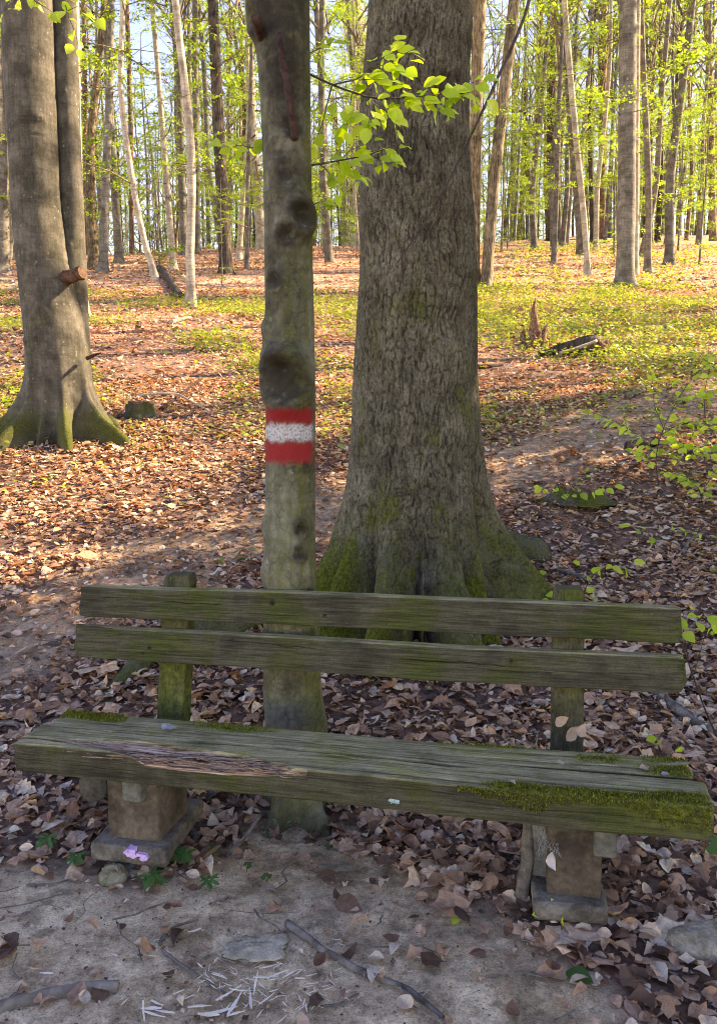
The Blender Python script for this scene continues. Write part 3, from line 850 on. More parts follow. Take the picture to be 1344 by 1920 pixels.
root_part(root, [(830, 1150), (815, 1185), (800, 1215)], .11, .05, M_FISS, .9, .35, 4)
root_part(root, [(640, 1140), (655, 1185), (650, 1210)], .10, .05, M_FISS, .9, .35, 5)
root_part(root, [(890, 1120), (960, 1135), (1015, 1160)], .09, .04, M_FISS, .5, .35, 6)
root_part(root, [(900, 1035), (965, 1042), (1028, 1050)], .15, .075, M_FISS, .6, .30, 7)
root_part(root, [(690, 1120), (672, 1160), (668, 1200)], .13, .06, M_FISS, .9, .30, 8)
add_crown(root, SPARSE[0], bt + np.array([0, 0, 3.0]), 1.15, .6)

# ------------------------------------------------------------------ the waymarked tree
WY = 2.93
prof = [(0, 477, 577), (130, 487, 579), (260, 494, 581), (450, 497, 585), (640, 499, 589), (770, 499, 591), (900, 497, 592), (1000, 496, 592), (1150, 493, 596), (1300, 491, 606), (1360, 494, 618)]
wt = at(556, 1480, WY); wt[2] = H1(wt[0], wt[1])
root = empty('waymarked_tree', wt, 'slim tree painted with red, white and red bands behind the seat', 'tree')
zc = np.array([at(540, p[0], WY)[2] for p in prof])[::-1]
xc = np.array([at((p[1] + p[2]) / 2, p[0], WY)[0] for p in prof])[::-1]
rc = np.array([pxm(p[2] - p[1], WY) / 2 for p in prof])[::-1]
TH = np.arange(180) / 180 * 2 * PI
zs = np.concatenate([np.arange(wt[2] - .25, 3.2, .0062), np.linspace(3.3, 15, 30)])
hh = zs - wt[2]
cx = np.interp(zs, zc, xc) - np.maximum(zs - zc[-1], 0) * .03 - wt[0]
cy = 0 * zs
r0 = np.interp(zs, np.concatenate([zc, [8, 15]]), np.concatenate([rc, [.07, .02]]))
RT = r0[:, None] * (1 + .022 * fbm(np.cos(TH)[None] * 1.5, np.sin(TH)[None] * 1.5, zs[:, None] * 4, 91, 4))
for (d, A, wd) in ((-55, .11, .28), (-120, .09, .28), (170, .04, .3), (20, .05, .3), (90, .05, .4)):
    RT = RT + A * np.exp(-np.maximum(hh, -.08) / .085)[:, None] * np.exp(-(np.angle(np.exp(1j * (TH - d * PI / 180))) / wd) ** 2)[None]
RT = RT - .012 * np.exp(-np.maximum(hh - .1, 0) / .12)[:, None]
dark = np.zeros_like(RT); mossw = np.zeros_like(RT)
def wm_theta(px, py):
    p = at(px, py, WY); x = p[0] - (np.interp(p[2], zc, xc)); r = np.interp(p[2], zc, rc)
    return -math.acos(max(-.97, min(.97, x / r))), p[2], r
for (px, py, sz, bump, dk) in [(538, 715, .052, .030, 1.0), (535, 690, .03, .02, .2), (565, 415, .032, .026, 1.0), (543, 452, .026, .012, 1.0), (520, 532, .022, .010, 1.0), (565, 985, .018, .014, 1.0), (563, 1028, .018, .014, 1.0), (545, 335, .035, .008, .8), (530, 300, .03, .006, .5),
                               (498, 640, .03, .014, .1), (497, 1030, .05, .012, .1), (550, 250, .03, .006, .9), (505, 60, .05, .004, .85), (548, 30, .07, .0, .6), (483, 40, .03, .02, .5), (575, 870, .012, .004, .7), (580, 1105, .015, .006, .6), (545, 600, .02, .004, .4), (535, 70, .075, 0, .75), (533, 130, .06, 0, .75), (540, 190, .05, 0, .7), (515, 110, .05, 0, .5), (525, 20, .08, 0, .7), (510, 560, .05, 0, .35), (520, 670, .04, 0, .35), (510, 470, .05, 0, .4)]:  # smooth patches near the top: dark bark with shade painted in
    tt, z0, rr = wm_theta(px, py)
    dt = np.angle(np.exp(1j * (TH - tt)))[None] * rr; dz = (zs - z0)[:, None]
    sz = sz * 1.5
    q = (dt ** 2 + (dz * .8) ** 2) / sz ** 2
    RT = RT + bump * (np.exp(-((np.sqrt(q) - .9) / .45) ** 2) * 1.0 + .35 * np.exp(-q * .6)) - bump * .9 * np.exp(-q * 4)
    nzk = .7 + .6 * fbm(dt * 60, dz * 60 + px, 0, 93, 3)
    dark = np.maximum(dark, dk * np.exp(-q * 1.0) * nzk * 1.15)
mossw = np.clip(.22 + .9 * fbm(np.cos(TH)[None] * 2, np.sin(TH)[None] * 2, zs[:, None] * 2.2, 95, 4) + .25 * np.cos(TH)[None], 0, .75)
red = np.zeros_like(RT); white = np.zeros_like(RT)
ez = .011 * fbm(np.cos(TH)[None] * 4, np.sin(TH)[None] * 4, zs[:, None] * 25, 97, 3) + .004 * fbm(np.cos(TH)[None] * 14, np.sin(TH)[None] * 14, zs[:, None] * 60, 98, 2)
Z = zs[:, None] + ez
front = sstep(-.35, .05, -np.sin(TH))[None] * (1 - .75 * sstep(.80, .99, np.cos(TH)))[None]
bz = [at(545, p, WY - .09)[2] for p in (767, 796, 828, 865)]
e = .011
r1 = sstep(bz[1] - e, bz[1] + e, Z) * (1 - sstep(bz[0] - e, bz[0] + e, Z)); wh = sstep(bz[2] - e, bz[2] + e, Z) * (1 - sstep(bz[1] - e, bz[1] + e, Z)); r2 = sstep(bz[3] - e * 2, bz[3] + e, Z) * (1 - sstep(bz[2] - e, bz[2] + e, Z))
red = np.clip(r1 + r2, 0, 1) * front; white = wh * front
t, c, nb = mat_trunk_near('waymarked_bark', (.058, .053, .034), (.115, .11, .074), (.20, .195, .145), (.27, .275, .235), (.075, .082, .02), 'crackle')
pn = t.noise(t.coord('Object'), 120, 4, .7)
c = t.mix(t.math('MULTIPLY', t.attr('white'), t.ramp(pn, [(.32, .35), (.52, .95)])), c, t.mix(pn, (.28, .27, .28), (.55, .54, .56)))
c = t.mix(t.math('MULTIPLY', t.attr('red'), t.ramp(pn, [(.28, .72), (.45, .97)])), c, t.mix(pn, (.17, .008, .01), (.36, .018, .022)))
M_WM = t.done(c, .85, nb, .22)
V, Fg = radial(zs, cx, cy, RT, TH)
V[:, 2] -= wt[2]
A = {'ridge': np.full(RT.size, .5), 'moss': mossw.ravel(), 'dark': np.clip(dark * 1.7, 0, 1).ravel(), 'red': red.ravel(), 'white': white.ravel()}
zm = .5 * (zs[1:] + zs[:-1])
rows = {'trunk': np.ones(len(zm), bool)}
bands = [(bz[1], bz[0], 'red painted upper band'), (bz[2], bz[1], 'white painted middle band'), (bz[3], bz[2], 'red painted lower band')]
def submesh(name, F, mat):
    u, inv = np.unique(F.ravel(), return_inverse=True)
    return mesh(name, V[u], [inv.reshape(-1, 4)], mat, True, {k: a[u] for k, a in A.items()})
inb = np.zeros(len(zm), bool)
for lo_, hi_, lab in bands:
    m = (zm >= lo_) & (zm < hi_); inb |= m
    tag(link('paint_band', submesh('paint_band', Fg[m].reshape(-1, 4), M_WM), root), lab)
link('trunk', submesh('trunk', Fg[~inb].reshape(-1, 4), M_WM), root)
# dead broken branch hanging down the bark
P = smooth_path([at(524, 62, WY - .13), at(527, 100, WY - .135), at(537, 150, WY - .125), at(546, 215, WY - .115), at(553, 262, WY - .095)], 26) - wt
V2, F2 = tube(P, np.interp(np.linspace(0, 1, 26), [0, .1, .5, 1], [.006, .011, .011, .013]), 12, True, .35, 8)
link('dead_branch', mesh('dead_branch', V2, F2, M_REDDEAD), root)
P = smooth_path([at(500, 80, WY), at(486, 55, WY - .1), at(478, 32, WY - .14)], 10) - wt
V2, F2 = tube(P, np.linspace(.03, .014, 10), 12, True, .3, 9)
link('branch_stub', mesh('branch_stub', V2, F2, M_REDDEAD), root)
# single leaves of near twigs
green_m = []
for i in range(5):
    V2, F2, k = leaves(np.zeros((1, 3)), np.array([[1., 0, 0]]), np.array([[0, 0, 1.]]), 1.0, 'hi', [.04 + .05 * i], [.05 + .09 * (i % 3)])
    V2[:, 2] += .02 * np.sin(V2[:, 0] * 14 + i) * np.abs(V2[:, 1]) * 5
    green_m.append(V2)
    green_F = F2
green_me = [mesh('leaf', v, green_F, M_LEAF_O, True) for v in green_m]
deep_me = [mesh('leaf', v * [1, 1.15, 1], green_F, M_DEEP, True) for v in green_m]
def put_leaf(parent, pos, d, nrm, size, me=None, origin=None, name='leaf'):
    d = np.asarray(d, float); d = d / np.linalg.norm(d); nrm = np.asarray(nrm, float); nrm = nrm - d * nrm.dot(d); nrm = nrm / (np.linalg.norm(nrm) + 1e-9); s = np.cross(nrm, d)
    o = link(name, me or random.choice(green_me), parent)
    Mx = Matrix(((d[0], s[0], nrm[0], 0), (d[1], s[1], nrm[1], 0), (d[2], s[2], nrm[2], 0), (0, 0, 0, 1)))
    p = np.asarray(pos, float) - (np.zeros(3) if origin is None else origin)
    o.matrix_local = Matrix.Translation(p) @ Mx @ Matrix.Diagonal((size, size * random.uniform(.85, 1.1), size, 1))
    return o
def leafy(parent, origin, twigs, part='leafy_branch', label=None):
    """twigs: (px points, depths Y0 to Y1, radius, leaf count, leaf size, first share).  One part of twigs, its leaves below it."""
    mb = MB(); todo = []
    for (pts, ya, yb, r, n, ls, f0) in twigs:
        m = len(pts); Pw = np.array([at(p[0], p[1], ya + (yb - ya) * i / max(1, m - 1)) for i, p in enumerate(pts)])
        P = smooth_path(Pw, 18)
        V2, F2 = tube(P - origin, np.linspace(r, r * .35, 18), 6, True); mb.add(V2, F2)
        for i in range(n):
            u = f0 + (1 - f0) * (i + .5 * random.random()) / max(1, n - .5); u = min(u, .995)
            p = np.array([np.interp(u * 17, np.arange(18), P[:, k]) for k in range(3)])
            T = P[min(17, int(u * 17) + 1)] - P[max(0, int(u * 17) - 1)]; T = T / np.linalg.norm(T)
            sgn = 1 if i % 2 else -1
            sd = np.cross(T, [0, 0, 1.0]); sd = sd / (np.linalg.norm(sd) + 1e-6)
            d = T * random.uniform(.2, .9) + sd * sgn * random.uniform(.4, 1.0) + np.array([0, 0, random.uniform(-.75, .12)])
            if i == n - 1: d = T + np.array([0, 0, -.2])
            nr = np.array([random.gauss(0, .45), random.gauss(-.95, .4), .8])
            pet = d / np.linalg.norm(d) * random.uniform(.0, .5) * ls + np.array([random.gauss(0, .12), random.gauss(0, .25), random.gauss(0, .12)]) * ls
            todo.append((p + pet, d, nr, ls * random.uniform(.6, 1.2)))
    br = link(part, mb.mesh(part, M_TWIG), parent)
    if label: br['label'] = label
    for (p, d, nr, s) in todo:
        put_leaf(br, p, d, nr, s, None, origin)
    return br
leafy(root, wt, [([(578, 138), (622, 160), (660, 172), (700, 188), (745, 184), (790, 180), (835, 178), (868, 165)], 2.95, 3.35, .0045, 30, .064, .38),
                 ([(700, 188), (722, 205), (742, 232)], 3.1, 3.15, .002, 10, .064, .2), ([(690, 184), (694, 215), (690, 240)], 3.1, 3.05, .002, 9, .06, .2),
                 ([(755, 183), (785, 170), (822, 160)], 3.15, 3.25, .002, 8, .062, .2), ([(790, 180), (812, 195), (840, 200)], 3.2, 3.3, .002, 8, .062, .2),
                 ([(622, 160), (650, 152), (672, 150), (692, 128), (722, 105), (738, 88)], 3.0, 3.2, .003, 16, .064, .35), ([(692, 128), (725, 120), (762, 118)], 3.1, 3.2, .002, 9, .064, .15), ([(672, 150), (705, 148), (742, 150)], 3.08, 3.15, .002, 9, .062, .15),
                 ([(722, 105), (748, 92), (772, 98)], 3.15, 3.25, .002, 6, .066, .2), ([(838, 178), (865, 160), (905, 150)], 3.3, 3.35, .002, 9, .064, .1), ([(850, 172), (880, 178), (898, 190)], 3.3, 3.35, .002, 6, .064, .2),
                 ([(622, 162), (612, 200), (602, 240), (588, 268)], 3.0, 2.98, .003, 9, .060, .2), ([(612, 200), (628, 225), (640, 240)], 3.0, 3.0, .002, 6, .06, .2),
                 ([(660, 172), (655, 205), (650, 235)], 3.05, 3.05, .002, 8, .060, .25)])
leafy(root, wt, [([(583, 310), (630, 302), (670, 295), (705, 286), (740, 272)], 2.95, 3.2, .0035, 18, .062, .12), ([(630, 302), (655, 320), (672, 332)], 3.05, 3.1, .002, 8, .060, .2),
                 ([(640, 300), (655, 282), (690, 268)], 3.05, 3.1, .002, 8, .060, .2), ([(690, 290), (715, 300), (735, 302)], 3.1, 3.15, .002, 7, .062, .2), ([(600, 308), (618, 325), (628, 345)], 3.0, 3.0, .002, 6, .058, .2)])
leafy(root, wt, [([(578, 100), (598, 92), (622, 80)], 2.95, 3.05, .002, 10, .056, .2)])
leafy(root, wt, [([(497, 282), (470, 276), (440, 272), (412, 266)], 2.95, 3.05, .002, 11, .060, .3), ([(494, 255), (488, 262)], 2.95, 2.95, .002, 2, .055, .3)])
leafy(root, wt, [([(584, 385), (596, 380), (606, 372)], 2.96, 3.0, .002, 6, .05, .3), ([(584, 415), (594, 412)], 2.96, 3.0, .002, 2, .045, .4)])
add_crown(root, SPARSE[1], wt + np.array([0, 0, 2.0]), .6, 1.1)

# ------------------------------------------------------------------ the double-stemmed beech
LY = 8.15
lb = at(112, 800, LY); lb[2] = H1(lb[0], lb[1])
root = empty('double_beech', lb, 'double-stemmed grey beech with spreading mossy roots and sawn side branch', 'tree')
def stem(prof, Y, ztop, seed, nseg, dz, lobes, flare_a, spots, mat, name, hm=.55):
    zc = np.array([at(p[1], p[0], Y)[2] for p in prof])[::-1]
    xc = np.array([at((p[1] + p[2]) / 2, p[0], Y)[0] for p in prof])[::-1]
    rc = np.array([pxm(p[2] - p[1], Y) / 2 for p in prof])[::-1]
    TH = np.arange(nseg) / nseg * 2 * PI
    zs = np.concatenate([np.arange(lb[2] - .35, zc[-1] + .3, dz), np.linspace(zc[-1] + .6, ztop, 24)])
    hh = zs - lb[2]
    lean = (xc[-1] - xc[-3]) / (zc[-1] - zc[-3])
    cx = np.interp(zs, zc, xc) + np.maximum(zs - zc[-1], 0) * lean - lb[0]
    cy = np.full(len(zs), Y - LY)
    r0 = np.interp(zs, np.concatenate([zc, [ztop]]), np.concatenate([rc, [.04]]))
    RT = r0[:, None] * (1 + .05 * fbm(np.cos(TH)[None] * 1.3, np.sin(TH)[None] * 1.3, zs[:, None] * 1.4, seed, 4))
    gm = np.zeros_like(RT)
    for (d, Aa, hk, wd, cap) in lobes:
        g = np.exp(-(np.angle(np.exp(1j * (TH - d * PI / 180))) / wd) ** 2)[None]
        ee = Aa * np.exp(-np.maximum(hh, -.1) / hk); ee = cap * np.tanh(ee / cap)
        RT = RT + ee[:, None] * g; gm = np.maximum(gm, g * np.ones_like(RT))
    RT = RT + .035 * (1 - sstep(.0, .7, hh))[:, None] * fbm(np.cos(TH)[None] * 4, np.sin(TH)[None] * 4, zs[:, None] * 5, seed + 3, 3)
    dark = np.zeros_like(RT)
    for (px, py, sz, dk) in spots:
        p = at(px, py, Y); r = np.interp(p[2], zc, rc); tt = -math.acos(max(-.97, min(.97, (p[0] - np.interp(p[2], zc, xc)) / r)))
        q = ((np.angle(np.exp(1j * (TH - tt)))[None] * r) ** 2 + ((zs - p[2])[:, None] * 1.3) ** 2) / sz ** 2
        dark = np.maximum(dark, dk * np.exp(-q ** 1.5 * .5) * (.75 + .5 * fbm(q * 3, zs[:, None] * 30, 0, seed, 2))); RT = RT + .02 * np.exp(-q * .7) - .02 * np.exp(-q * 3)
    rings = np.clip(fbm(np.cos(TH)[None] * 1.1, np.sin(TH)[None] * 1.1, zs[:, None] * 26, seed + 5, 2) * 3 - 1.4, 0, 1) * (1 - np.exp(-np.maximum(hh, 0) / .5))[:, None]
    RT = RT - .006 * rings; dark = np.maximum(dark, .45 * rings)
    mn = fbm(np.cos(TH)[None] * 2, np.sin(TH)[None] * 2, zs[:, None] * 3, seed + 9, 4)
    moss = np.clip((1 - sstep(.08, hm, hh + .22 * mn))[:, None] if False else (1 - sstep(.08, hm, hh[:, None] + .3 * mn)) * (.10 + .85 * gm) * np.clip(.5 + 1.2 * mn, .1, 1) + .35 * sstep(.1, .5, mn) * (1 - sstep(.6, 3.0, hh))[:, None], 0, 1)
    V, F = radial(zs - lb[2], cx, cy, RT, TH)
    return link(name, mesh(name, V, [F.reshape(-1, 4)], mat, True, {'ridge': np.full(RT.size, .5), 'moss': moss.ravel(), 'dark': np.clip(dark, 0, 1).ravel()}), root)
t, c, nb = mat_trunk_near('smooth_beech_bark', (0.0469, 0.045, 0.0352), (0.0782, 0.0733, 0.0596), (0.122, 0.113, 0.096), (0.215, 0.215, 0.196), (0.0587, 0.0684, 0.0117), 'smooth')
M_SMOOTH = t.done(c, .88, nb, .22)
stem([(-10, 7, 99), (130, 12, 104), (250, 19, 109), (400, 27, 118), (500, 35, 132), (600, 48, 156), (700, 56, 167), (770, 58, 172)], LY, 22, 201, 150, .014,
     [(-172, .75, .20, .15, .62), (-128, .55, .18, .15, .46), (-98, .20, .2, .12, .2), (-66, .50, .17, .15, .42), (-22, .7, .18, .14, .58), (40, .4, .25, .3, .4), (110, .4, .25, .3, .4)], .2,
     [(90, 640, .05, .85), (62, 643, .04, .7), (97, 590, .05, .6), (85, 602, .03, .6), (95, 618, .03, .5), (45, 360, .02, .7), (30, 40, .05, .7), (90, 235, .03, .5)], M_SMOOTH, 'trunk')
stem([(-10, 99, 141), (130, 103, 146), (250, 105, 150), (400, 113, 157), (500, 112, 162), (600, 108, 166), (700, 104, 171)], LY + .10, 21, 231, 90, .018, [], .1, [(137, 465, .03, .9), (128, 180, .02, .5)], M_SMOOTH, 'second_stem', .3)
for kk, (pp, ra, rb) in enumerate([([(85, 785), (52, 808), (8, 832)], .13, .05), ([(100, 790), (88, 818), (84, 838)], .11, .05), ([(140, 788), (150, 808), (158, 824)], .11, .05), ([(160, 780), (195, 792), (226, 802)], .12, .045)]):
    root_part(root, pp, ra, rb, M_SMOOTH, .75, .30, 20 + kk)
P = smooth_path([at(116, 526, LY - .10), at(138, 518, LY - .17), at(156, 511, LY - .22)], 12) - lb
V2, F2 = tube(P, np.linspace(.075, .052, 12), 20, False, .5, 12)
link('sawn_branch', mesh('sawn_branch', V2, F2, M_CUT), root)
n = 20
Tn = P[-1] - P[-2]; Tn /= np.linalg.norm(Tn)
cap = np.concatenate([V2[-n:], [P[-1] + Tn * .004]])
link('cut_face', mesh('cut_face', cap, [np.stack([np.full(n, n), np.arange(n), (np.arange(n) + 1) % n], -1)], M_CUT, False), root)
P = smooth_path([at(164, 672, LY - .15), at(178, 665, LY - .2), at(190, 662, LY - .24)], 6) - lb
V2, F2 = tube(P, np.linspace(.02, .008, 6), 8, True, .2, 13)
link('dead_twig', mesh('dead_twig', V2, F2, M_REDDEAD), root)
leafy(root, lb, [([(95, -420), (85, -230), (60, -60)], 8.1, 5.0, .012, 0, .07, .5), ([(60, -60), (95, -55), (115, -30)], 5.0, 4.8, .004, 0, .07, .5), ([(60, -60), (40, -20), (20, 5), (2, 26)], 5.0, 4.6, .003, 6, .075, .35), ([(45, -30), (62, 0), (80, 10), (98, 22)], 4.8, 4.7, .003, 6, .075, .2), ([(115, -30), (128, 30), (142, 60), (150, 95)], 4.8, 4.6, .003, 7, .08, .2),
                 ([(128, 20), (150, 10), (168, 22)], 4.7, 4.6, .002, 4, .08, .2)], 'leafy_branch', 'overhanging leafy twig at the top of the picture')
add_crown(root, SPARSE[0], lb + np.array([0, 0, 3.0]), 1.1, 2.0)

# ------------------------------------------------------------------ trees up the slope, each where the photo shows it
tree_px('lone_beech', 'pale beech stem standing right behind the double beech trunk', [(152, 592), (143, 380), (138, 150), (136, -20)], 26, 24, M_PALE, FINE[0])
tree_px('beech_tree', 'grey trunk at the picture edge beyond the double beech', [(6, 512), (6, 380), (2, 240), (-8, 0)], 24, 18, M_BEECH, SPARSE[0])
tree_px('beech_tree', 'forked dark trunk with swollen foot close behind the double beech', [(178, 505), (172, 420), (168, 280), (182, 150), (196, 10)], 22, 10, M_BROWN, SPARSE[1])
tree_px('beech_tree', 'straight grey trunk with flared foot at the brow behind the crooked stem', [(224, 494), (219, 400), (208, 250), (202, 100), (198, -10)], 16, 13, M_BEECH, TALL[2])
tree_px('crooked_stem', 'thin crooked grey stem bending over the brow', [(293, 524), (272, 455), (252, 380), (246, 310), (228, 215), (224, 150), (232, 20)], 12, 9, M_PALE, UNDER[1], 1.6)
tree_px('wavy_beech', 'pale wavy stem whose foot stands in the sun by the fallen log', [(360, 576), (356, 470), (360, 380), (362, 280), (352, 190), (337, 90), (326, -20)], 17, 13, M_PALE, FINE[1], lob=.5)
tree_px('beech_tree', 'grey trunk half hidden behind the pale wavy stem', [(345, 478), (341, 330), (337, 180), (335, 0)], 14, 11, M_BEECH, TALL[0])
tree_px('beech_tree', 'grey trunk between the pale wavy stem and the dark trunk', [(370, 474), (369, 300), (366, 120), (366, 0)], 12, 11, M_BEECH, SPARSE[0])
tree_px('dark_trunk', 'dark brown trunk with mossy flared foot left of the painted tree', [(424, 512), (418, 380), (409, 230), (404, 100), (398, -20)], 23, 18, M_DARK, TALL[1])
tree_px('thin_beech', 'thin grey stem just beside the dark brown trunk', [(463, 504), (464, 350), (470, 180), (474, 0)], 8, 6, M_BEECH, UNDER[2], 1.7)
tree_px('beech_tree', 'broad pale trunk peeping out behind the painted tree', [(492, 466), (482, 360), (474, 250), (468, 100)], 20, 14, M_PALE, SPARSE[1])
tree_px('beech_tree', 'straight grey stem in the gap beside the painted tree', [(613, 474), (612, 340), (604, 180), (592, 0)], 13, 10, M_BEECH, TALL[2])
tree_px('leaning_beech', 'broad pale sunlit trunk leaning behind the stout tree', [(668, 452), (672, 320), (684, 160), (668, 60), (652, -20)], 46, 42, M_PALE, FINE[0])
tree_px('beech_tree', 'slanting grey stem low in the gap beside the stout tree', [(655, 446), (640, 330), (622, 180)], 13, 9, M_BEECH, SPARSE[0])
tree_px('twin_trunk', 'upright pale-footed trunk of the pair beside the stout tree', [(889, 540), (889, 400), (892, 200), (900, -10)], 19, 22, M_BROWN, FINE[1], lob=.5)
tree_px('twin_trunk', 'leaning ochre trunk of the pair beside the stout tree', [(911, 540), (924, 350), (945, 170), (966, -10)], 21, 20, M_BROWN, FINE[0], lob=.5)
tree_px('beech_tree', 'grey trunk in shade behind the leaning ochre trunk', [(962, 448), (962, 300), (967, 120)], 12, 11, M_BEECH, TALL[0])
tree_px('beech_tree', 'curving grey trunk between the leaning ochre trunk and the black one', [(1000, 446), (1003, 300), (1011, 120), (1010, -10)], 14, 11, M_BEECH, TALL[2])
tree_px('dark_trunk', 'blackish straight trunk with wide flared foot on the brow', [(1036, 452), (1034, 300), (1033, 120), (1034, -10)], 19, 16, M_DARK, TALL[1], lob=.5)
tree_px('bent_beech', 'slender pale stem bowing forward over the sunny slope', [(1101, 516), (1096, 420), (1082, 290), (1072, 180), (1060, 40), (1055, -20)], 11, 11, M_PALE, FINE[1])
tree_px('bent_beech', 'thicker grey stem bowed behind the slender pale one', [(1089, 478), (1083, 380), (1070, 240), (1060, 100), (1054, 0)], 15, 11, M_BEECH, SPARSE[1])
tree_px('pine_tree', 'pinkish scaly pine trunk between the bowed stems and big grey beech', [(1127, 448), (1129, 250), (1130, 60)], 14, 12, M_PINE, PINEC[0])
tree_px('straight_beech', 'tall straight grey beech lit along one side on the green slope', [(1171, 538), (1174, 350), (1176, 180), (1176, -20)], 32, 29, M_BEECH, FINE[0], seg=20)
tree_px('thin_beech', 'thin lit stem directly beside the tall straight beech', [(1190, 516), (1191, 380), (1192, 200), (1194, -10)], 13, 11, M_PALE, FINE[1])
tree_px('thin_beech', 'thin wavy stem a step away from the tall straight beech', [(1213, 512), (1217, 380), (1211, 240), (1203, 80), (1200, -10)], 13, 9, M_BEECH, UNDER[0], 1.8)
tree_px('beech_tree', 'brown stem at the far edge of the sunny green slope', [(1336, 452), (1334, 330), (1330, 150), (1322, 10)], 13, 11, M_BROWN, TALL[0])
tree_px('pine_tree', 'reddish pine trunk rising behind the crooked stem', [(247, 484), (246, 250), (240, 60)], 9, 8, M_PINE, PINEC[0], Y=50)
tree_px('pine_tree', 'reddish pine trunk seen beside the pale beech stem', [(163, 488), (160, 250), (158, 30)], 9, 8, M_PINE, PINEC[0], Y=48)

# ------------------------------------------------------------------ the crowded trees further off
far_kinds = []
def proto_trunk(ht, r, seed, mat):
    r_ = random.Random(seed)
    zz = np.linspace(0, ht, 7)
    xx = np.cumsum([0] + [r_.gauss(0, .22) for _ in range(6)]) * (ht / 24); yy = np.cumsum([0] + [r_.gauss(0, .15) for _ in range(6)]) * (ht / 24)
    V, F = bg_trunk(np.stack([xx, yy, zz], 1), list(np.linspace(r, r * .25, 7)), seed, 9)
    return mesh('trunk', V, F, mat)
KINDS = [('grey_tree', 'slender grey trunk among the crowded trees far up the slope', 'grey trunks far up the slope', [proto_trunk(23, .17, s, M_BEECH) for s in range(4)], TALL + SPARSE, .40),
         ('pale_tree', 'slender pale sunlit trunk among the crowded trees far up the slope', 'pale trunks far up the slope', [proto_trunk(22, .14, 10 + s, M_PALE) for s in range(3)], TALL + SPARSE, .18),
         ('brown_tree', 'slender dark trunk among the crowded trees far up the slope', 'dark trunks far up the slope', [proto_trunk(24, .17, 20 + s, M_DARK) for s in range(2)] + [proto_trunk(24, .16, 25, M_BROWN)], SPARSE + TALL[:1], .14),
         ('far_pine', 'reddish pine trunk with dark top far up the slope', 'pines far up the slope', [proto_trunk(24, .18, 30 + s, M_PINE) for s in range(2)], PINEC, .10),
         ('young_beech', 'leafy young beech pole in the understorey far up the slope', 'young beeches far up the slope', [proto_trunk(9, .05, 40 + s, M_BEECH) for s in range(3)], UNDER, .30)]
cum = np.cumsum([k[5] for k in KINDS])
named = [(o.location.x, o.location.y) for o in COL.objects if o.parent is None and o.get('category') == 'tree']
LANDMARKS = [(6, 'trunk at the picture edge'), (60, 'double beech'), (150, 'pale beech stem'), (178, 'forked dark trunk'), (224, 'grey trunk at the brow'), (280, 'thin crooked stem'), (355, 'pale wavy stem'), (422, 'dark brown trunk'), (475, 'broad pale trunk'),
             (545, 'painted tree'), (613, 'grey stem in the gap'), (655, 'slanting grey stem'), (775, 'stout tree'), (889, 'upright pale-footed trunk'), (930, 'leaning ochre trunk'), (1000, 'curving grey trunk'), (1036, 'blackish trunk'), (1090, 'bowed stems'),
             (1128, 'pinkish pine'), (1174, 'tall straight beech'), (1213, 'thin wavy stem'), (1270, 'young beech at the wood edge'), (1334, 'brown stem at the slope edge')]
ORD = 'first second third fourth fifth sixth seventh eighth ninth tenth eleventh twelfth thirteenth fourteenth fifteenth sixteenth'.split()
far_trees = []
nfar = 0; tries = 0
while nfar < 290 and tries < 5000:
    tries += 1
    y = math.sqrt(random.random() * (100 ** 2 - 30 ** 2) + 30 ** 2); e = random.uniform(-.50, .50); x = e * y
    if min((x - a) ** 2 + (y - b) ** 2 for a, b in named) < 2.2: continue
    if y < 42 and random.random() < .35: continue
    k = KINDS[min(len(KINDS) - 1, int(np.searchsorted(cum, random.random() * cum[-1])))]
    if k[0] == 'far_pine' and y < 58: continue
    named.append((x, y)); nfar += 1
    g = np.array([x, y, H1(x, y)])
    ro = empty(k[0], g, k[1], 'tree', k[2])
    far_trees.append((k[0], x / y * FPX + 672, y, ro))
    s = random.uniform(.8, 1.2); rz = random.random() * 6.28
    link('trunk', random.choice(k[3]), ro, (0, 0, 0), (random.gauss(0, .025), random.gauss(0, .03), rz), (s * random.uniform(.75, 1.3),) * 2 + (s,))
    cr = random.choice(k[4])
    link('crown', cr, ro, (0, 0, 0), (0, 0, rz + 1), s)
tally = {}
WORDS = {'grey_tree': 'slender grey trunk', 'pale_tree': 'slender pale trunk', 'brown_tree': 'slender dark trunk', 'far_pine': 'reddish pine', 'young_beech': 'leafy young beech pole'}
for kd, fx, fy, ro in sorted(far_trees, key=lambda q: q[2]):
    mark = min(LANDMARKS, key=lambda m_: abs(m_[0] - fx))[1]
    n_ = tally.get((kd, mark), 0); tally[(kd, mark)] = n_ + 1
    ro['label'] = '%s %s uphill in line with %s' % (ORD[min(n_, 15)], WORDS[kd], mark)
# young beeches nearer by, whose leafy layers hang between the trunks
for (px, py, s, lab) in [(415, 548, .35, 'small leafy beech bush at the foot of the dark brown trunk'), (300, 500, .75, 'young leafy beech by the crooked stem'), (950, 470, .8, 'young leafy beech behind the leaning ochre trunk'),
                         (1150, 480, .9, 'young leafy beech left of the tall straight beech'), (1270, 470, 1.0, 'young leafy beech filling the wood edge past the thin wavy stem'), (1310, 500, .9, 'young leafy beech low on the green slope near the picture edge'),
                         (560, 465, .9, 'young leafy beech hidden behind the painted tree'), (80, 500, .8, 'young leafy beech behind the double beech'), (720, 450, .9, 'young leafy beech behind the stout tree')]:
    g = gnd(px, py); ro = empty('young_beech', g, lab, 'tree', 'young beeches on the slope')
    cr = random.choice(UNDER); tr = random.choice(KINDS[4][3]); rz = random.random() * 6
    link('trunk', tr, ro, (0, 0, 0), (0, 0, rz), s); link('crown', cr, ro, (0, 0, 0), (0, 0, rz), s)

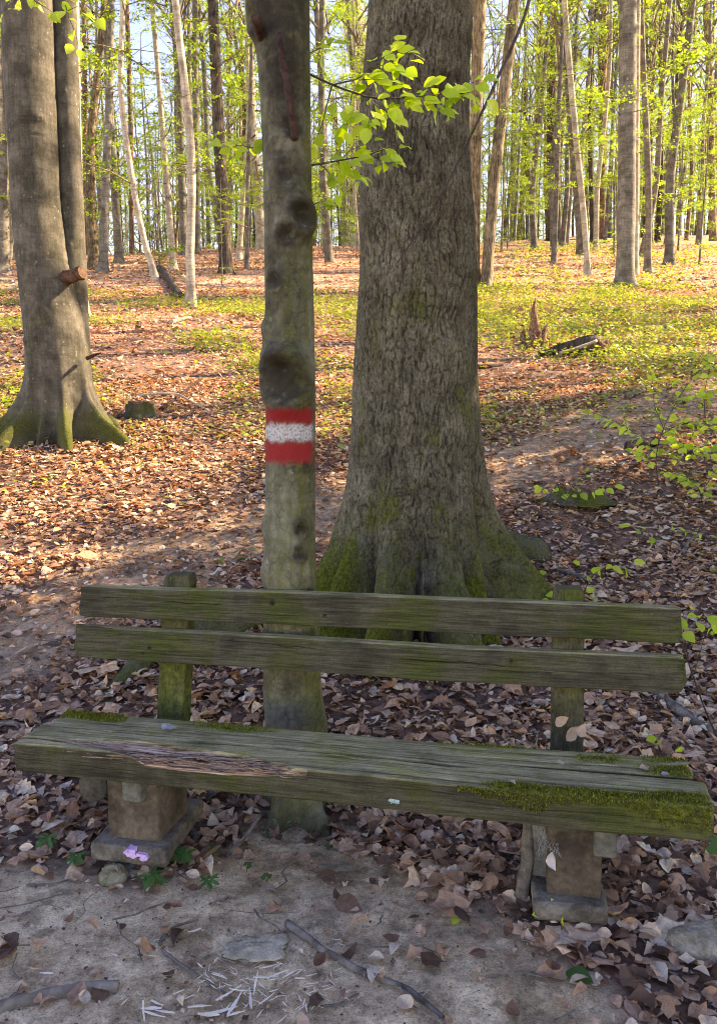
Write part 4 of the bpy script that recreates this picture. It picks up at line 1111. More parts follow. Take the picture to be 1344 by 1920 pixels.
# ------------------------------------------------------------------ the wood that goes on beyond the frame and behind the crest, one mass
def mesh_arrays(me):
    n = len(me.vertices); V = np.empty(n * 3, np.float32); me.vertices.foreach_get('co', V)
    q = np.empty(len(me.loops), np.int32); me.loops.foreach_get('vertex_index', q)
    lt = np.empty(len(me.polygons), np.int32); me.polygons.foreach_get('loop_total', lt)
    return V.reshape(-1, 3).astype(float), q, lt
def wood_mass(name, label, spots):
    WB, WL = MB(), MB()
    for (x, y, s, trunk, pair) in spots:
        rz = random.random() * 6.28; c_, s_ = math.cos(rz), math.sin(rz); R = np.array([[c_, -s_, 0], [s_, c_, 0], [0, 0, 1]])
        o = np.array([x, y, H1(x, y)])
        for me in (trunk, pair):
            V, q, lt = mesh_arrays(me); V = (V * s) @ R.T + o
            mi = np.empty(len(lt), np.int32); me.polygons.foreach_get('material_index', mi)
            st = np.concatenate([[0], np.cumsum(lt)[:-1]])
            for part, mb in ((0, WB), (1, WL)):
                F = []
                for kk in np.unique(lt):
                    sel = st[(lt == kk) & (mi == part)]
                    if len(sel): F.append(q[sel[:, None] + np.arange(kk)[None]])
                if not F: continue
                used = np.unique(np.concatenate([f.ravel() for f in F])); new = np.zeros(len(V), int); new[used] = np.arange(len(used))
                mb.add(V[used], [new[f] for f in F], random.random() if part == 0 else np.repeat(rng.random(len(used) // 4 + 1), 4)[:len(used)])
    o = link(name, WB.mesh(name, M_BEECH)); tag(o, label, 'wood', None, 'stuff')
    tag(link('foliage', WL.mesh('foliage', M_LEAF, False), o), None, None, None, 'stuff')
DENSE = [make_crown(300 + s, 20, [(60, 4, 17, 1.5, 4.2, .35)], .20, 24, False, .3, 6) for s in range(2)]  # unseen dense crowns, added and placed to shade the bench and foreground
FARC = [make_crown(320 + s, 24, [(20, .5, 14, 1.4, 3.6, .15), (20, 8, 24, 1.6, 3.8, .6), (6, 8, 16, 2.5, 5, 1.5)], .20, 9, twigs=3, coarse=True) for s in range(3)]
gt = KINDS[0][3]
random.seed(77)
spots = []
for (x, y, s) in [(10.0, 3.4, 1.0), (13.5, 2.5, 1.05), (10.5, 0.2, 1.0), (14, -2.0, 1.0), (12.0, 5.2, .92), (16.5, 4.5, 1.1), (12.2, 1.4, 1.0), (15.5, 0.4, 1.1), (11.5, -1.5, 1.0), (17, -3, 1.1), (8.2, 1.6, .75), (8.8, 7.0, .48), (11.2, 4.4, 1.05), (9.2, 2.2, .85), (13.0, 4.0, 1.0), (10.4, 6.2, .68), (13.4, 6.0, .95), (6.6, 6.4, .28), (7.6, 8.0, .30), (8.6, 9.6, .32), (6.0, 7.6, .27), (8.2, 6.8, .30), (9.6, 11.0, .32), (7.0, 5.0, .33), (5.6, 8.8, .25), (7.2, 10.2, .28)]:
    spots.append((x, y, s, random.choice(gt), random.choice(DENSE)))
for (x, y) in [(8.0, 12.5), (10.2, 16.2), (12.4, 20.6), (15.5, 25.5), (17.5, 29), (13.5, 17), (22, 16), (24, 22), (30, 27), (25, 13), (33, 19), (38, 30), (-15, 14), (-20, 24), (-14, -8), (10, -14)]:
    spots.append((x + random.gauss(0, .8), y + random.gauss(0, .8), random.uniform(.9, 1.15), random.choice(gt), random.choice(SPARSE)))
wood_mass('surrounding_wood', 'unseen beech wood with dense crowns added to shade the foreground', spots)
spots = []
for i in range(210):
    y = random.uniform(90, 165); x = random.uniform(-.52, .52) * y
    spots.append((x, y, random.uniform(.9, 1.3), random.choice(gt), random.choice(FARC)))
wood_mass('distant_wood', 'hazy far wood of trunks and leaves beyond the crest', spots)

# ------------------------------------------------------------------ the bench
BX, BY0, BYAW, BTILT = -1.1055, 2.4466, -0.2183, -0.0122
SH, TKN, BL = .418, .0986, 2.10
bench = empty('park_bench', (BX, BY0, 0), 'weathered mossy wooden bench with two back slats on stone supports', 'bench', None, (0, BTILT, BYAW))
bench_M = Matrix.Translation((BX, BY0, 0)) @ Euler((0, BTILT, BYAW)).to_matrix().to_4x4()
bench_I = np.array(bench_M.inverted())
def to_bench(p):
    return (bench_I @ np.append(np.asarray(p, float), 1))[:3]
def from_bench(p):
    return (np.array(bench_M) @ np.append(np.asarray(p, float), 1))[:3]
def on_bench_plane(px, py, z):           # local point where the pixel's ray meets local height z
    o = bench_I @ np.array([0, 0, CAM_Z, 1.0]); d = bench_I[:3, :3] @ ray(px, py)
    t = (z - o[2]) / d[2]
    return o[:3] + t * d
def on_bench_front(px, py, y):
    o = bench_I @ np.array([0, 0, CAM_Z, 1.0]); d = bench_I[:3, :3] @ ray(px, py)
    return o[:3] + (y - o[1]) / d[1] * d

def section(W, T, c, step, fx=(), tx=()):
    """rounded rectangle 0..W by 0..T, points and outward normals, starting at the front bottom, going up the front"""
    pts, nr = [], []
    def edge(a, b, n, extra=()):
        L = math.dist(a, b); k = max(2, int(L / step))
        ts = [i / k for i in range(k)]
        for p0 in extra:
            wd = 1.0 if n[0] else 1.9
            ts = [t for t in ts if abs(t * L - p0) > .0032 * wd] + [(p0 + q * wd) / L for q in (-.0028, -.0013, 0, .0013, .0028) if 0 < p0 + q * wd < L]
        for t in sorted(ts):
            pts.append((a[0] + (b[0] - a[0]) * t, a[1] + (b[1] - a[1]) * t)); nr.append(n)
    def arc(cx, cy, a0):
        for i in range(4):
            a = a0 - PI / 2 * i / 4; pts.append((cx + c * math.cos(a), cy + c * math.sin(a))); nr.append((math.cos(a), math.sin(a)))
    edge((0, c), (0, T - c), (-1, 0), [p - c for p in fx]); arc(c, T - c, PI)
    edge((c, T), (W - c, T), (0, 1), [p - c for p in tx]); arc(W - c, T - c, PI / 2)
    edge((W, T - c), (W, c), (1, 0)); arc(W - c, c, 0)
    edge((W - c, 0), (c, 0), (0, -1)); arc(c, c, -PI / 2)
    return np.array(pts), np.array(nr)

def plank(name, parent, L, W, T, origin, step=.005, xs_step=.006, c=.006, seed=0, cracks=(), shape=None, warp=.004, lean=0.0, moss_f=None, rot_f=None, mat=None, knots=()):
    pts, nr = section(W, T, c, step, [q[3] for q in cracks if q[0] == 'f'], [q[3] for q in cracks if q[0] == 't']); m = len(pts); ns = int(L / xs_step)
    x = np.linspace(0, L, ns)
    X = x[:, None] + 0 * pts[:, 0][None]; Y = pts[:, 0][None] + 0 * x[:, None]; Zz = pts[:, 1][None] + 0 * x[:, None]
    top = np.clip(nr[:, 1], 0, 1)[None] * np.ones_like(X); frt = np.clip(-nr[:, 0], 0, 1)[None] * np.ones_like(X)
    crack = np.zeros_like(X); rot = np.zeros_like(X); moss = np.zeros_like(X); d = np.zeros_like(X)
    per = np.where(top > .5, Y, np.where(frt > .5, Zz, Y + Zz))
    grain = fbm(X * 2.2, Y * 110, Zz * 110, 400 + seed, 3)
    d += -.0016 * np.abs(grain) * (1 + top)
    d += -.0022 * fbm(X * 5, Y * 14, Zz * 14, 420 + seed, 3)
    for (face, x0, x1, p0, slope, w, dep) in cracks:
        fm = top if face == 't' else frt
        off = slope * (X - x0) + .006 * fbm(X * 2.6, 0 * X + p0 * 50, 0, 430 + seed, 4) + .0035 * fbm(X * 22, 0 * X + p0 * 70, 0, 440 + seed, 2)
        ends = sstep(x0, x0 + .09, X) * (1 - sstep(x1 - .12, x1, X)) * np.clip(.8 + .9 * fbm(X * 5, 0 * X, p0 * 90, 450 + seed, 2), .15, 1)
        sh = off * np.exp(-((per - p0) / .011) ** 2) * (fm > .5)
        if face == 't': Y = Y + sh
        else: Zz = Zz + sh
        g = np.exp(-((per - p0) / (w * (.62 if face == 'f' else 1.15))) ** 2) * ends * (fm > .5)
        crack = np.maximum(crack, g); d -= dep * g
    for (kx, kz, kr) in knots:
        q = ((X - kx) / (kr * 1.5)) ** 2 + ((per - kz) / kr) ** 2
        crack = np.maximum(crack, np.exp(-q) * (frt > .5)); d -= .006 * np.exp(-q) * (frt > .5)
    # worn ends and edges
    ed = np.minimum(X, L - X)
    d -= .006 * np.exp(-ed / .012) * (.6 + .8 * np.abs(fbm(X * 8, Y * 40, Zz * 40, 455 + seed, 2)))
    if rot_f is not None:
        rt, dz = rot_f(X, Y, Zz, top, frt); rot = rt
    else: dz = 0 * X
    if moss_f is not None: moss = moss_f(X, Y, Zz, top, frt)
    Yn = Y + d * nr[:, 0][None]; Zn = Zz + d * nr[:, 1][None] + dz
    sag = warp * np.sin(X * 2.1 + seed) + warp * .5 * np.sin(X * 5.3 + seed * 2)
    Zn = Zn + sag; Yn = Yn + warp * .8 * np.sin(X * 1.7 + seed * 1.3)
    Yn = Yn + Zn * math.tan(lean)
    xj = .010 * fbm(Y * 25, Zz * 25, seed, 460, 2) * (np.exp(-X / .02) - np.exp(-(L - X) / .02))
    V = np.stack([X + xj + origin[0], Yn + origin[1], Zn + origin[2]], -1).reshape(-1, 3)
    i = np.arange(ns - 1)[:, None] * m; j = np.arange(m)[None]; j2 = (j + 1) % m
    F = np.stack([i + j, i + m + j, i + m + j2, i + j2], -1).reshape(-1, 4)
    caps = [np.arange(m)[None, :], (np.arange(m)[::-1] + (ns - 1) * m)[None, :]]
    me = mesh(name, V, [F] + caps, mat or M_WOOD, True, {'crack': np.clip(crack, 0, 1).ravel(), 'rot': np.clip(rot, 0, 1).ravel(), 'moss': np.clip(moss, 0, 1).ravel(), 'top': top.ravel()})
    sm = np.ones(len(me.polygons), bool); sm[-2:] = False; me.polygons.foreach_set('use_smooth', sm)
    return link(name, me, parent)

def moss_mask_front(x, y):
    n = fbm(x * 9, y * 22, 0, 501, 4)
    a = sstep(1.38, 1.62, x) * (1 - sstep(.02, .075, y + .02 * n))
    b = sstep(1.85, 2.0, x) * (1 - sstep(.05, .11, y)) * .8
    c_ = .6 * sstep(.35, .55, n) * sstep(.6, 1.2, x)
    return np.clip((np.maximum(a, b) + .15 * n) * (a + b > .12) + c_ * .5, 0, 1)
def moss_mask_back(x, y):
    n = fbm(x * 6, y * 18, 0, 511, 4)
    a = (1 - sstep(.18, .32, x)) * sstep(.045, .075, y)
    b = np.exp(-((x - .62) / .22) ** 2) * sstep(.04, .09, y + .03 * n)
    c_ = sstep(1.55, 1.85, x) * sstep(-.15, .25, n)
    e = .7 * sstep(.10, .12, y) * sstep(-.1, .2, n) * sstep(.8, 1.0, x)
    return np.clip(np.maximum.reduce([a, b * .9, c_ * .85, e]) * (.75 + .5 * n), 0, 1)
WF, WB_ = .163, .125
def rot_front(X, Y, Z, top, frt):
    yr = np.interp(X, [.06, .16, .30, .46, .60, .74, .86, .97], [0, .052, .085, .09, .075, .06, .035, 0])
    yl = np.interp(X, [.06, .16, .34, .44, .55], [.05, .035, .015, .0, -.03])
    n = fbm(X * 5, Y * 70, 0, 521, 3)
    m = sstep(-.008, .012, yr - Y + .014 * n) * sstep(-.006, .010, Y - yl + .01 * n)
    m = m * (X > .07) * (X < .98)
    strand = np.round(fbm(X * 3.0, Y * 90, 0, 525, 2) * 3) / 3
    edge = np.interp(X, [.30, .45, .6, .72, .85, .95], [0, .016, .020, .018, .010, 0])
    dep = m * (.012 + .010 * strand + .006 * n) + m * edge * (1 - sstep(.0, .05, Y))
    dep = np.clip(dep, 0, .036)
    sunk = np.clip(Z - (TKN - .04), 0, .04) / .04
    dz = -dep * np.where(top > .3, 1, np.clip(sunk, 0, 1)) - edge * (1 - sstep(.0, .03, Y)) * sunk * .8 * (top <= .3)
    return m * (top > .3), dz
fp = plank('seat_plank', bench, BL, WF, TKN, (0, 0, SH - TKN), .0045, .0055, .007, 1,
           [('t', -.1, .95, .045, .0, .0035, .012), ('t', .0, .7, .118, -.01, .003, .010), ('t', .85, 2.2, .028, .0, .0035, .014), ('t', .9, 2.1, .10, -.004, .003, .010), ('t', .5, 1.5, .128, .002, .003, .008), ('t', 1.3, 2.2, .066, 0, .003, .010), ('t', -.1, .5, .145, 0, .003, .008), ('t', 1.0, 1.7, .147, 0, .003, .008),
            ('f', .55, 1.5, .072, 0, .0018, .003), ('f', 1.3, 2.2, .05, 0, .0018, .003), ('f', -.1, .5, .04, 0, .0015, .003)],
           None, .0035, 0, lambda X, Y, Z, t, f: np.where(t > .4, moss_mask_front(X, Y), sstep(1.5, 1.8, X) * sstep(.0, .08, Z - .05 + .05 * fbm(X * 14, Z * 14, 0, 531, 3) + .05 * sstep(1.8, 2.1, X)) * f), rot_front)
fp['label'] = 'front seat plank with a rotten reddish hollow and moss at one end'
bp = plank('seat_plank', bench, BL - .035, WB_, TKN * .9, (.015, WF + .008, SH - TKN * .9 - .002), .0045, .006, .007, 2,
           [('t', .1, 1.0, .045, .0, .003, .008), ('t', .75, 2.0, .03, .006, .003, .009), ('t', 1.1, 1.9, .085, -.01, .0025, .006), ('t', .3, .9, .085, .0, .0025, .005)],
           None, .003, 0, lambda X, Y, Z, t, f: np.where(t > .4, moss_mask_back(X, Y), 0))
bp['label'] = 'rear seat plank with moss along its back edge'
# moss standing on the planks
def moss_tufts(parent, mask, n, x0, x1, W, oy, oz, seed, front=False):
    r = np.random.default_rng(seed)
    x = x0 + (x1 - x0) * r.random(n); y = W * r.random(n); k = mask(x, y); keep = r.random(n) < sstep(.30, .75, k)
    x, y, k = x[keep], y[keep], k[keep]; m = len(x)
    base = np.stack([x, y + oy, np.full(m, oz) - .003 + .0035 * np.sin(x * 2.1 + (1 if oy == 0 else 2)) + .004 * k * r.random(m)], 1)
    nrm = np.stack([r.normal(0, .5, m), r.normal(0, .5, m), np.ones(m)], 1)
    if front:
        q = 5200; xf = 1.42 + (2.09 - 1.42) * r.random(q); dz = r.random(q) ** 1.4 * .075; lim = .012 + .05 * np.clip(fbm(xf * 10, xf * 0, 0, 541, 3) + .25 + .9 * sstep(1.75, 2.05, xf), 0, 1)
        kk = dz < lim; xf, dz = xf[kk], dz[kk]
        base = np.concatenate([base, np.stack([xf, np.full(len(xf), -.001), oz - .004 - dz], 1)])
        nrm = np.concatenate([nrm, np.stack([r.normal(0, .4, len(xf)), -np.ones(len(xf)), r.normal(-.5, .5, len(xf))], 1)])
    m = len(base)
    nrm = unit(nrm); hgt = r.uniform(.004, .011, m)[:, None]; w = r.uniform(.0012, .0026, m)[:, None]
    sd = unit(np.cross(nrm, r.normal(0, 1, (m, 3))))
    V = np.stack([base - sd * w, base + sd * w, base + nrm * hgt + r.normal(0, .002, (m, 3))], 1).reshape(-1, 3)
    F = np.arange(m * 3).reshape(m, 3)
    o = link('moss', mesh('moss', V, [F], M_MOSS, False, {'lc': np.repeat(np.clip(.5 + .3 * r.normal(0, 1, m), 0, 1), 3)}), parent)
    tag(o, None, None, None, 'stuff')
moss_tufts(fp, moss_mask_front, 30000, .6, BL - .01, WF, 0, SH, 61, True)
moss_tufts(bp, lambda x, y: moss_mask_back(x - .015, y), 42000, .02, BL - .03, WB_, WF + .008, SH - .002, 62)
# splinters in the rotten hollow
SPL = MB()
for i in range(230):
    u = random.random(); x = .12 + .80 * u; y = random.uniform(.0, np.interp(x, [.1, .3, .46, .6, .74, .95], [.05, .08, .085, .07, .055, .01])); L = random.uniform(.02, .12)
    a = random.gauss(0, .10); z = SH - .006 - random.random() * .018
    p0 = np.array([x, y, z]); p1 = p0 + np.array([L * math.cos(a), L * math.sin(a) * .5, random.gauss(0, .005)])
    V, F = tube(np.stack([p0, (p0 + p1) / 2 + [0, 0, random.gauss(0, .003)], p1]), [.0015, random.uniform(.0012, .0032), .0006], 4, False); SPL.add(V, F)
tag(link('splinters', SPL.mesh('splinters', mat_simple('splintered_wood', [(.3, (.12, .065, .045)), (.5, (.27, .17, .12)), (.7, (.40, .30, .23))], 30, .9, .3, .003, (3, 30, 30))), fp), None, None, None, 'stuff')
# backrest
REC = .2105
for k, (x0, x1, ztop, seed, cr) in enumerate([(-.039, 2.081, .8245, 5, [('f', .05, .40, .078, -.02, .0022, .006), ('f', .30, 1.25, .070, .002, .003, .010), ('f', 1.05, 1.75, .055, .004, .0028, .010), ('f', 1.75, 2.2, .052, 0, .0022, .006), ('f', .2, .9, .03, .006, .0015, .003)]),
                                             (-.046, 2.093, .8245 - .1118 - .0402, 8, [('f', .5, 1.0, .075, -.01, .0018, .004), ('f', 1.2, 2.0, .075, -.03, .0026, .008), ('f', 1.45, 1.8, .045, 0, .0022, .005), ('f', .1, .6, .03, 0, .0015, .003)])]):
    zb = ztop - .1118
    yo = .4214 + (zb - SH) * math.tan(REC)
    o = plank('back_slat', bench, x1 - x0, .045, .1118, (x0, yo, zb), .003, .005, .005, seed, cr, None, .003, REC, None, None, None, ([(.755, .082, .006), (1.27, .06, .005), (.95, .03, .004)], [(.30, .05, .005), (.275, .032, .004), (1.72, .072, .006), (1.60, .085, .004), (.62, .09, .004)])[k])
    o['label'] = ('upper back slat with a long crack', 'lower back slat with knots')[k]
# posts that carry the backrest
def post(px_mid, seed):
    c = on_bench_front(px_mid, 1300, .46)
    w = .104; t = .075
    pts, nr = section(w, t, .006, .012); m = len(pts)
    zz = np.linspace(-.05, .862, 70)
    V = []
    for z in zz:
        yo = .4214 + .048 + (z - SH) * math.tan(REC)
        sc = 1 - .18 * max(0, (z - .845) / .017)
        V.append(np.stack([c[0] - w / 2 + w / 2 + (pts[:, 0] - w / 2) * sc + .002 * fbm(pts[:, 0] * 30, pts[:, 1] * 30, z * 4, 600 + seed, 2), yo + pts[:, 1] * (1 if z < .84 else 1), np.full(m, z)], 1))
    V = np.concatenate(V); n = len(zz)
    i = np.arange(n - 1)[:, None] * m; j = np.arange(m)[None]; j2 = (j + 1) % m
    F = np.stack([i + j, i + m + j, i + m + j2, i + j2], -1).reshape(-1, 4)
    # grain runs along the post: keep the mesh along local x and turn it upright
    Vr = V[:, [2, 1, 0]] * [1, 1, -1]
    me = mesh('back_post', Vr, [F, np.arange(m)[None], (np.arange(m)[::-1] + (n - 1) * m)[None]], M_WOOD_G, False,
              {'crack': np.zeros(len(V)), 'rot': np.zeros(len(V)), 'moss': np.clip(.35 + .8 * fbm(V[:, 0] * 8, V[:, 1] * 8, V[:, 2] * 5, 610 + seed, 3), 0, .75), 'top': np.zeros(len(V))})
    o = link('back_post', me, bench); o.rotation_euler = (0, -PI / 2, 0)
    return c[0]
M_WOOD_G = M_WOOD
post(317, 1); post(1064, 2)
# stone supports
def rough_box(name, parent, lo, hi, mat, seed, bevel=.012, n=9, amp=.004, tilt=(0, 0, 0)):
    import bmesh
    bm = bmesh.new(); bmesh.ops.create_cube(bm, size=1.0)
    for v in bm.verts: v.co = Vector([lo[i] + (v.co[i] + .5) * (hi[i] - lo[i]) for i in range(3)])
    bmesh.ops.bevel(bm, geom=bm.edges[:], offset=bevel, segments=3, profile=.6, affect='EDGES')
    bmesh.ops.subdivide_edges(bm, edges=[e for e in bm.edges if e.calc_length() > .03], cuts=n, use_grid_fill=True)
    c = Vector([(lo[i] + hi[i]) / 2 for i in range(3)])
    P = np.array([v.co for v in bm.verts]); N = np.array([v.normal for v in bm.verts])
    dd = amp * fbm(P[:, 0] * 12, P[:, 1] * 12, P[:, 2] * 12, 700 + seed, 4)
    R = Euler(tilt).to_matrix()
    for v, d_ in zip(bm.verts, dd): v.co = R @ (v.co + v.normal * d_ - c) + c
    me = bpy.data.meshes.new(name); bm.to_mesh(me); bm.free(); me.materials.append(mat)
    for p in me.polygons: p.use_smooth = True
    return link(name, me, parent)
def ground_local(x, y):
    p = from_bench((x, y, 0)); z = H1(p[0], p[1]); return to_bench((p[0], p[1], z))[2]
for (pxa, pxb, pyb, sd) in ((204, 299, 1572, 1), (1022, 1126, 1682, 2)):
    yf = .060
    a = on_bench_front(pxa, pyb, yf); b = on_bench_front(pxb, pyb, yf)
    zb = a[2] * .5 + b[2] * .5
    ped = rough_box('pedestal', bench, (a[0], yf, zb - .02), (b[0], yf + .22, SH - TKN - .002), M_SANDST, sd, .012, 7, .004)
    slab = rough_box('base_slab', ped, (a[0] - .045, yf - .05, zb - (.062 if sd == 1 else .05)), (b[0] + .03 - (.02 if sd == 2 else 0), yf + .30, zb + (0 if sd == 1 else .004)), M_STONE, 10 + sd, .016, 8, .006, (.0, .03 if sd == 1 else -.01, 0.06))
    if sd == 1:
        for (px, py, s) in ((248, 1598, .020), (271, 1606, .014), (262, 1601, .008)):
            q = on_bench_front(px, py, yf - .0535); n = 14; aa = np.arange(n) / n * 2 * PI; rr = s * (1 + .45 * fbm(np.cos(aa) * 2 + px, np.sin(aa) * 2, 0, 720, 2))
            R_ = np.concatenate([np.stack([q[0] + rr * np.cos(aa), np.full(n, q[1] - .008), q[2] + rr * np.sin(aa) * .8], 1), [[q[0], q[1] - .009, q[2]]], np.stack([q[0] + rr * np.cos(aa), np.full(n, q[1] + .02), q[2] + rr * np.sin(aa) * .8], 1)])
            j = np.arange(n); j2 = (j + 1) % n
            o = link('paint_splash', mesh('paint_splash', R_, [np.stack([np.full(n, n), j, j2], -1), np.stack([j, j + n + 1, j2 + n + 1, j2], -1)], M_LILAC, False), ped); o['label'] = 'lilac paint splash on the base slab'
# battens under the seat
for (pxa, pxb, pyb, sd) in ((229, 265, 1506, 1), (1112, 1156, 1610, 2)):
    yf = .022
    a = on_bench_front(pxa, pyb, yf); b = on_bench_front(pxb, pyb, yf)
    rough_box('batten', bench, (a[0], yf, a[2] * .5 + b[2] * .5), (b[0], .33, SH - TKN - .001), mat_simple('grey_batten', [(.3, (.075, .072, .058)), (.6, (.135, .13, .105))], 10, .9, .4, .006, (1, .2, 1)), 20 + sd, .010, 5, .002)
# stub of the cross log under one end, and the bracket under the other
P = np.stack([on_bench_front(172, 1478, .05) + np.array([0, t, 0]) for t in np.linspace(0, .28, 10)])
V, F = tube(P, .045, 18, True, .25, 33); link('cross_log', mesh('cross_log', V, F, mat_simple('dark_log', [(.3, (.035, .03, .025)), (.6, (.09, .08, .068))], 16, .95, .7, .012)), bench)
a = on_bench_front(996, 1575, .14)
rough_box('bracket', bench, (a[0], .14, .02), (a[0] + .055, .26, SH - TKN - .001), mat_simple('grey_bracket', [(.3, (.10, .095, .085)), (.6, (.17, .16, .145))], 12, .95, .5, .01), 31, .01, 6, .006)
# teal paint fleck on the front
q = on_bench_front(738, 1502, -.001); n = 12; aa = np.arange(n) / n * 2 * PI; rr = .016 * (1 + .6 * fbm(np.cos(aa) * 2, np.sin(aa) * 2, 4, 730, 2))
V = np.concatenate([np.stack([q[0] + rr * np.cos(aa), np.full(n, q[1] - .003), q[2] + rr * np.sin(aa) * .5], 1), [[q[0], q[1] - .004, q[2]]], np.stack([q[0] + rr * np.cos(aa), np.full(n, q[1] + .004), q[2] + rr * np.sin(aa) * .5], 1)])
j = np.arange(n); j2 = (j + 1) % n
link('paint_fleck', mesh('paint_fleck', V, [np.stack([np.full(n, n), j, j2], -1), np.stack([j, j + n + 1, j2 + n + 1, j2], -1)], M_TEAL, False), fp)

# ------------------------------------------------------------------ sticks, logs, stumps, stones
def stick(name, label, pts, r0, r1, mat=None, lift=None, seed=1, cat='stick', rough=.25, n=28, heights=None, seg=9):
    G = np.array([gnd(*p) for p in pts]); P = smooth_path(G, n); rr = np.linspace(r0, r1, n)
    P[:, 2] = Hn(P[:, 0], P[:, 1]) + rr * (.5 if lift is None else lift)
    if heights is not None: P[:, 2] += np.interp(np.linspace(0, 1, n), np.linspace(0, 1, len(heights)), heights)
    P[:, :2] += .25 * r0 * np.stack([fbm(np.arange(n) * .5, np.zeros(n), seed, 800, 2), fbm(np.arange(n) * .5, np.ones(n) * 7, seed, 801, 2)], 1)
    V, F = tube(P, rr, seg, True, rough, seed)
    o = link(name, mesh(name, V - P[0], F, mat or M_STICK), None, P[0])
    return tag(o, label, cat)
stick('fallen_branch', 'grey curved dead branch lying on the bare soil in front', [(538, 1738), (575, 1762), (605, 1790), (660, 1818), (720, 1845), (765, 1862), (830, 1915)], .012, .006, None, .7, 1, 'branch')
stick('side_twig', 'short fork twig beside the grey curved branch', [(735, 1850), (770, 1868), (795, 1866)], .005, .002, None, .8, 2, 'twig')
stick('half_buried_root', 'smooth half-buried root at the bottom corner of the soil', [(-20, 1895), (60, 1876), (140, 1858), (222, 1850)], .020, .016, mat_simple('smooth_root', [(.3, (0.176, 0.142, 0.106)), (.6, (0.275, 0.23, 0.178))], 6, .85, .3, .006), -.15, 3, 'root')
stick('thin_twig', 'thin dark twig crossing the pale shavings', [(305, 1785), (350, 1818), (390, 1845), (432, 1872)], .004, .003, M_STICK, .9, 4, 'twig')
stick('thin_twig', 'thin twig at the picture bottom below the grey branch', [(600, 1895), (635, 1885), (672, 1868)], .004, .002, M_STICK, .9, 5, 'twig')
stick('thin_twig', 'thin bent twig on soil before the seedling', [(960, 1735), (985, 1730), (998, 1722)], .005, .003, M_STICK, .9, 6, 'twig')
stick('thin_twig', 'thin twig lying before the lilac-splashed slab', [(50, 1662), (100, 1660), (150, 1648)], .004, .002, M_STICK, .9, 7, 'twig')
stick('curled_twig', 'little curled root twig on the soil among the shavings', [(300, 1775), (312, 1752), (340, 1738), (372, 1730)], .006, .003, M_STICK, .9, 8, 'twig')
stick('thick_stick', 'bare stick leaning against the bracket under the seat', [(975, 1700), (984, 1690), (990, 1680)], .020, .018, None, 1.0, 9, 'stick', .12, 16, [0, .11, .24])
stick('leaning_stick', 'thin stick slanting in the dark under the seat', [(425, 1610), (460, 1590), (490, 1565)], .008, .006, None, 1.0, 10, 'stick', .15, 16, [0, .03, .07])
stick('leaning_plank', 'narrow board slanting behind the lilac-splashed support', [(372, 1585), (345, 1560), (322, 1530)], .014, .014, None, 1.0, 11, 'board', .1, 14, [0, .03, .05])
stick('rotting_branch', 'rotting branch with peeling bark on the litter past the bench end', [(1225, 1305), (1262, 1335), (1300, 1362), (1360, 1392)], .028, .020, None, .7, 12, 'branch', .3)
stick('fallen_branch', 'thin dark branch running through the litter behind the seat', [(620, 1352), (700, 1358), (780, 1362)], .012, .008, M_TWIG, .8, 13, 'branch')
stick('fallen_branch', 'curved stick arching out of the litter by the stout tree', [(1040, 1070), (1085, 1090), (1130, 1105)], .012, .008, M_STICK, .9, 14, 'branch', .2, 20, [0, .02, 0])
stick('fallen_branch', 'grey curved stick sticking out of litter near the bench end', [(1272, 1052), (1290, 1030), (1318, 1010)], .014, .008, M_STICK, .9, 15, 'branch', .2, 20, [0, .05, .04])
stick('fallen_branch', 'sunlit stick lying on red litter before the earth path', [(935, 745), (975, 738), (1020, 730)], .022, .014, M_STICK, .9, 16, 'branch')
stick('fallen_branch', 'straight grey stick pointing at the earth path', [(1178, 748), (1200, 738), (1216, 728)], .026, .02, M_STICK, .9, 17, 'branch')
stick('short_log', 'short dark log lying by the leafy sapling', [(1175, 846), (1200, 842), (1228, 836)], .05, .05, M_DARK, .8, 18, 'log')
stick('fallen_branch', 'short dark stick on sunny litter near the stout tree', [(895, 692), (920, 690), (942, 686)], .035, .02, M_TWIG, .9, 19, 'branch')
stick('fallen_log', 'dark fallen log on the slope beside the pale wavy stem', [(300, 508), (318, 530), (330, 550), (342, 562)], .13, .10, M_DARK, .8, 20, 'log', .3)
stick('fallen_branch', 'pale fallen branch lying along the brow', [(196, 505), (240, 500), (282, 490)], .06, .03, M_PALE, .9, 21, 'branch')
stick('fallen_branch', 'pale stick on the sunny slope below the pale wavy stem', [(322, 608), (340, 602), (358, 598)], .05, .03, M_PALE, .9, 22, 'branch')
stick('fallen_branch', 'dead branch propped up behind the mossy stump', [(300, 772), (340, 752), (380, 735)], .022, .012, M_REDDEAD, 1.0, 23, 'branch', .2, 20, [0, .06, .16])
stick('fallen_branch', 'thin pale branch crossing behind the mossy stump', [(262, 748), (320, 752), (392, 772)], .016, .010, M_PALE, 1.0, 24, 'branch', .2, 20, [.03, .10, .0])
stick('fallen_branch', 'dark branch half under the roots of the double beech', [(-20, 762), (20, 760), (48, 756)], .03, .02, M_REDDEAD, .9, 25, 'branch')
stick('fallen_branch', 'long pale twig on the litter between the two near trees', [(595, 690), (630, 683), (668, 676)], .02, .012, M_PALE, .9, 26, 'branch')
stick('fallen_branch', 'mossy root edge crossing the litter beneath the back slats', [(420, 1520), (400, 1500), (380, 1470)], .012, .008, M_STICK, .9, 27, 'root')
stick('fallen_branch', 'grey stick lying in the litter just left of the seat end', [(-10, 1362), (25, 1362), (55, 1368)], .014, .010, M_STICK, .9, 28, 'branch')

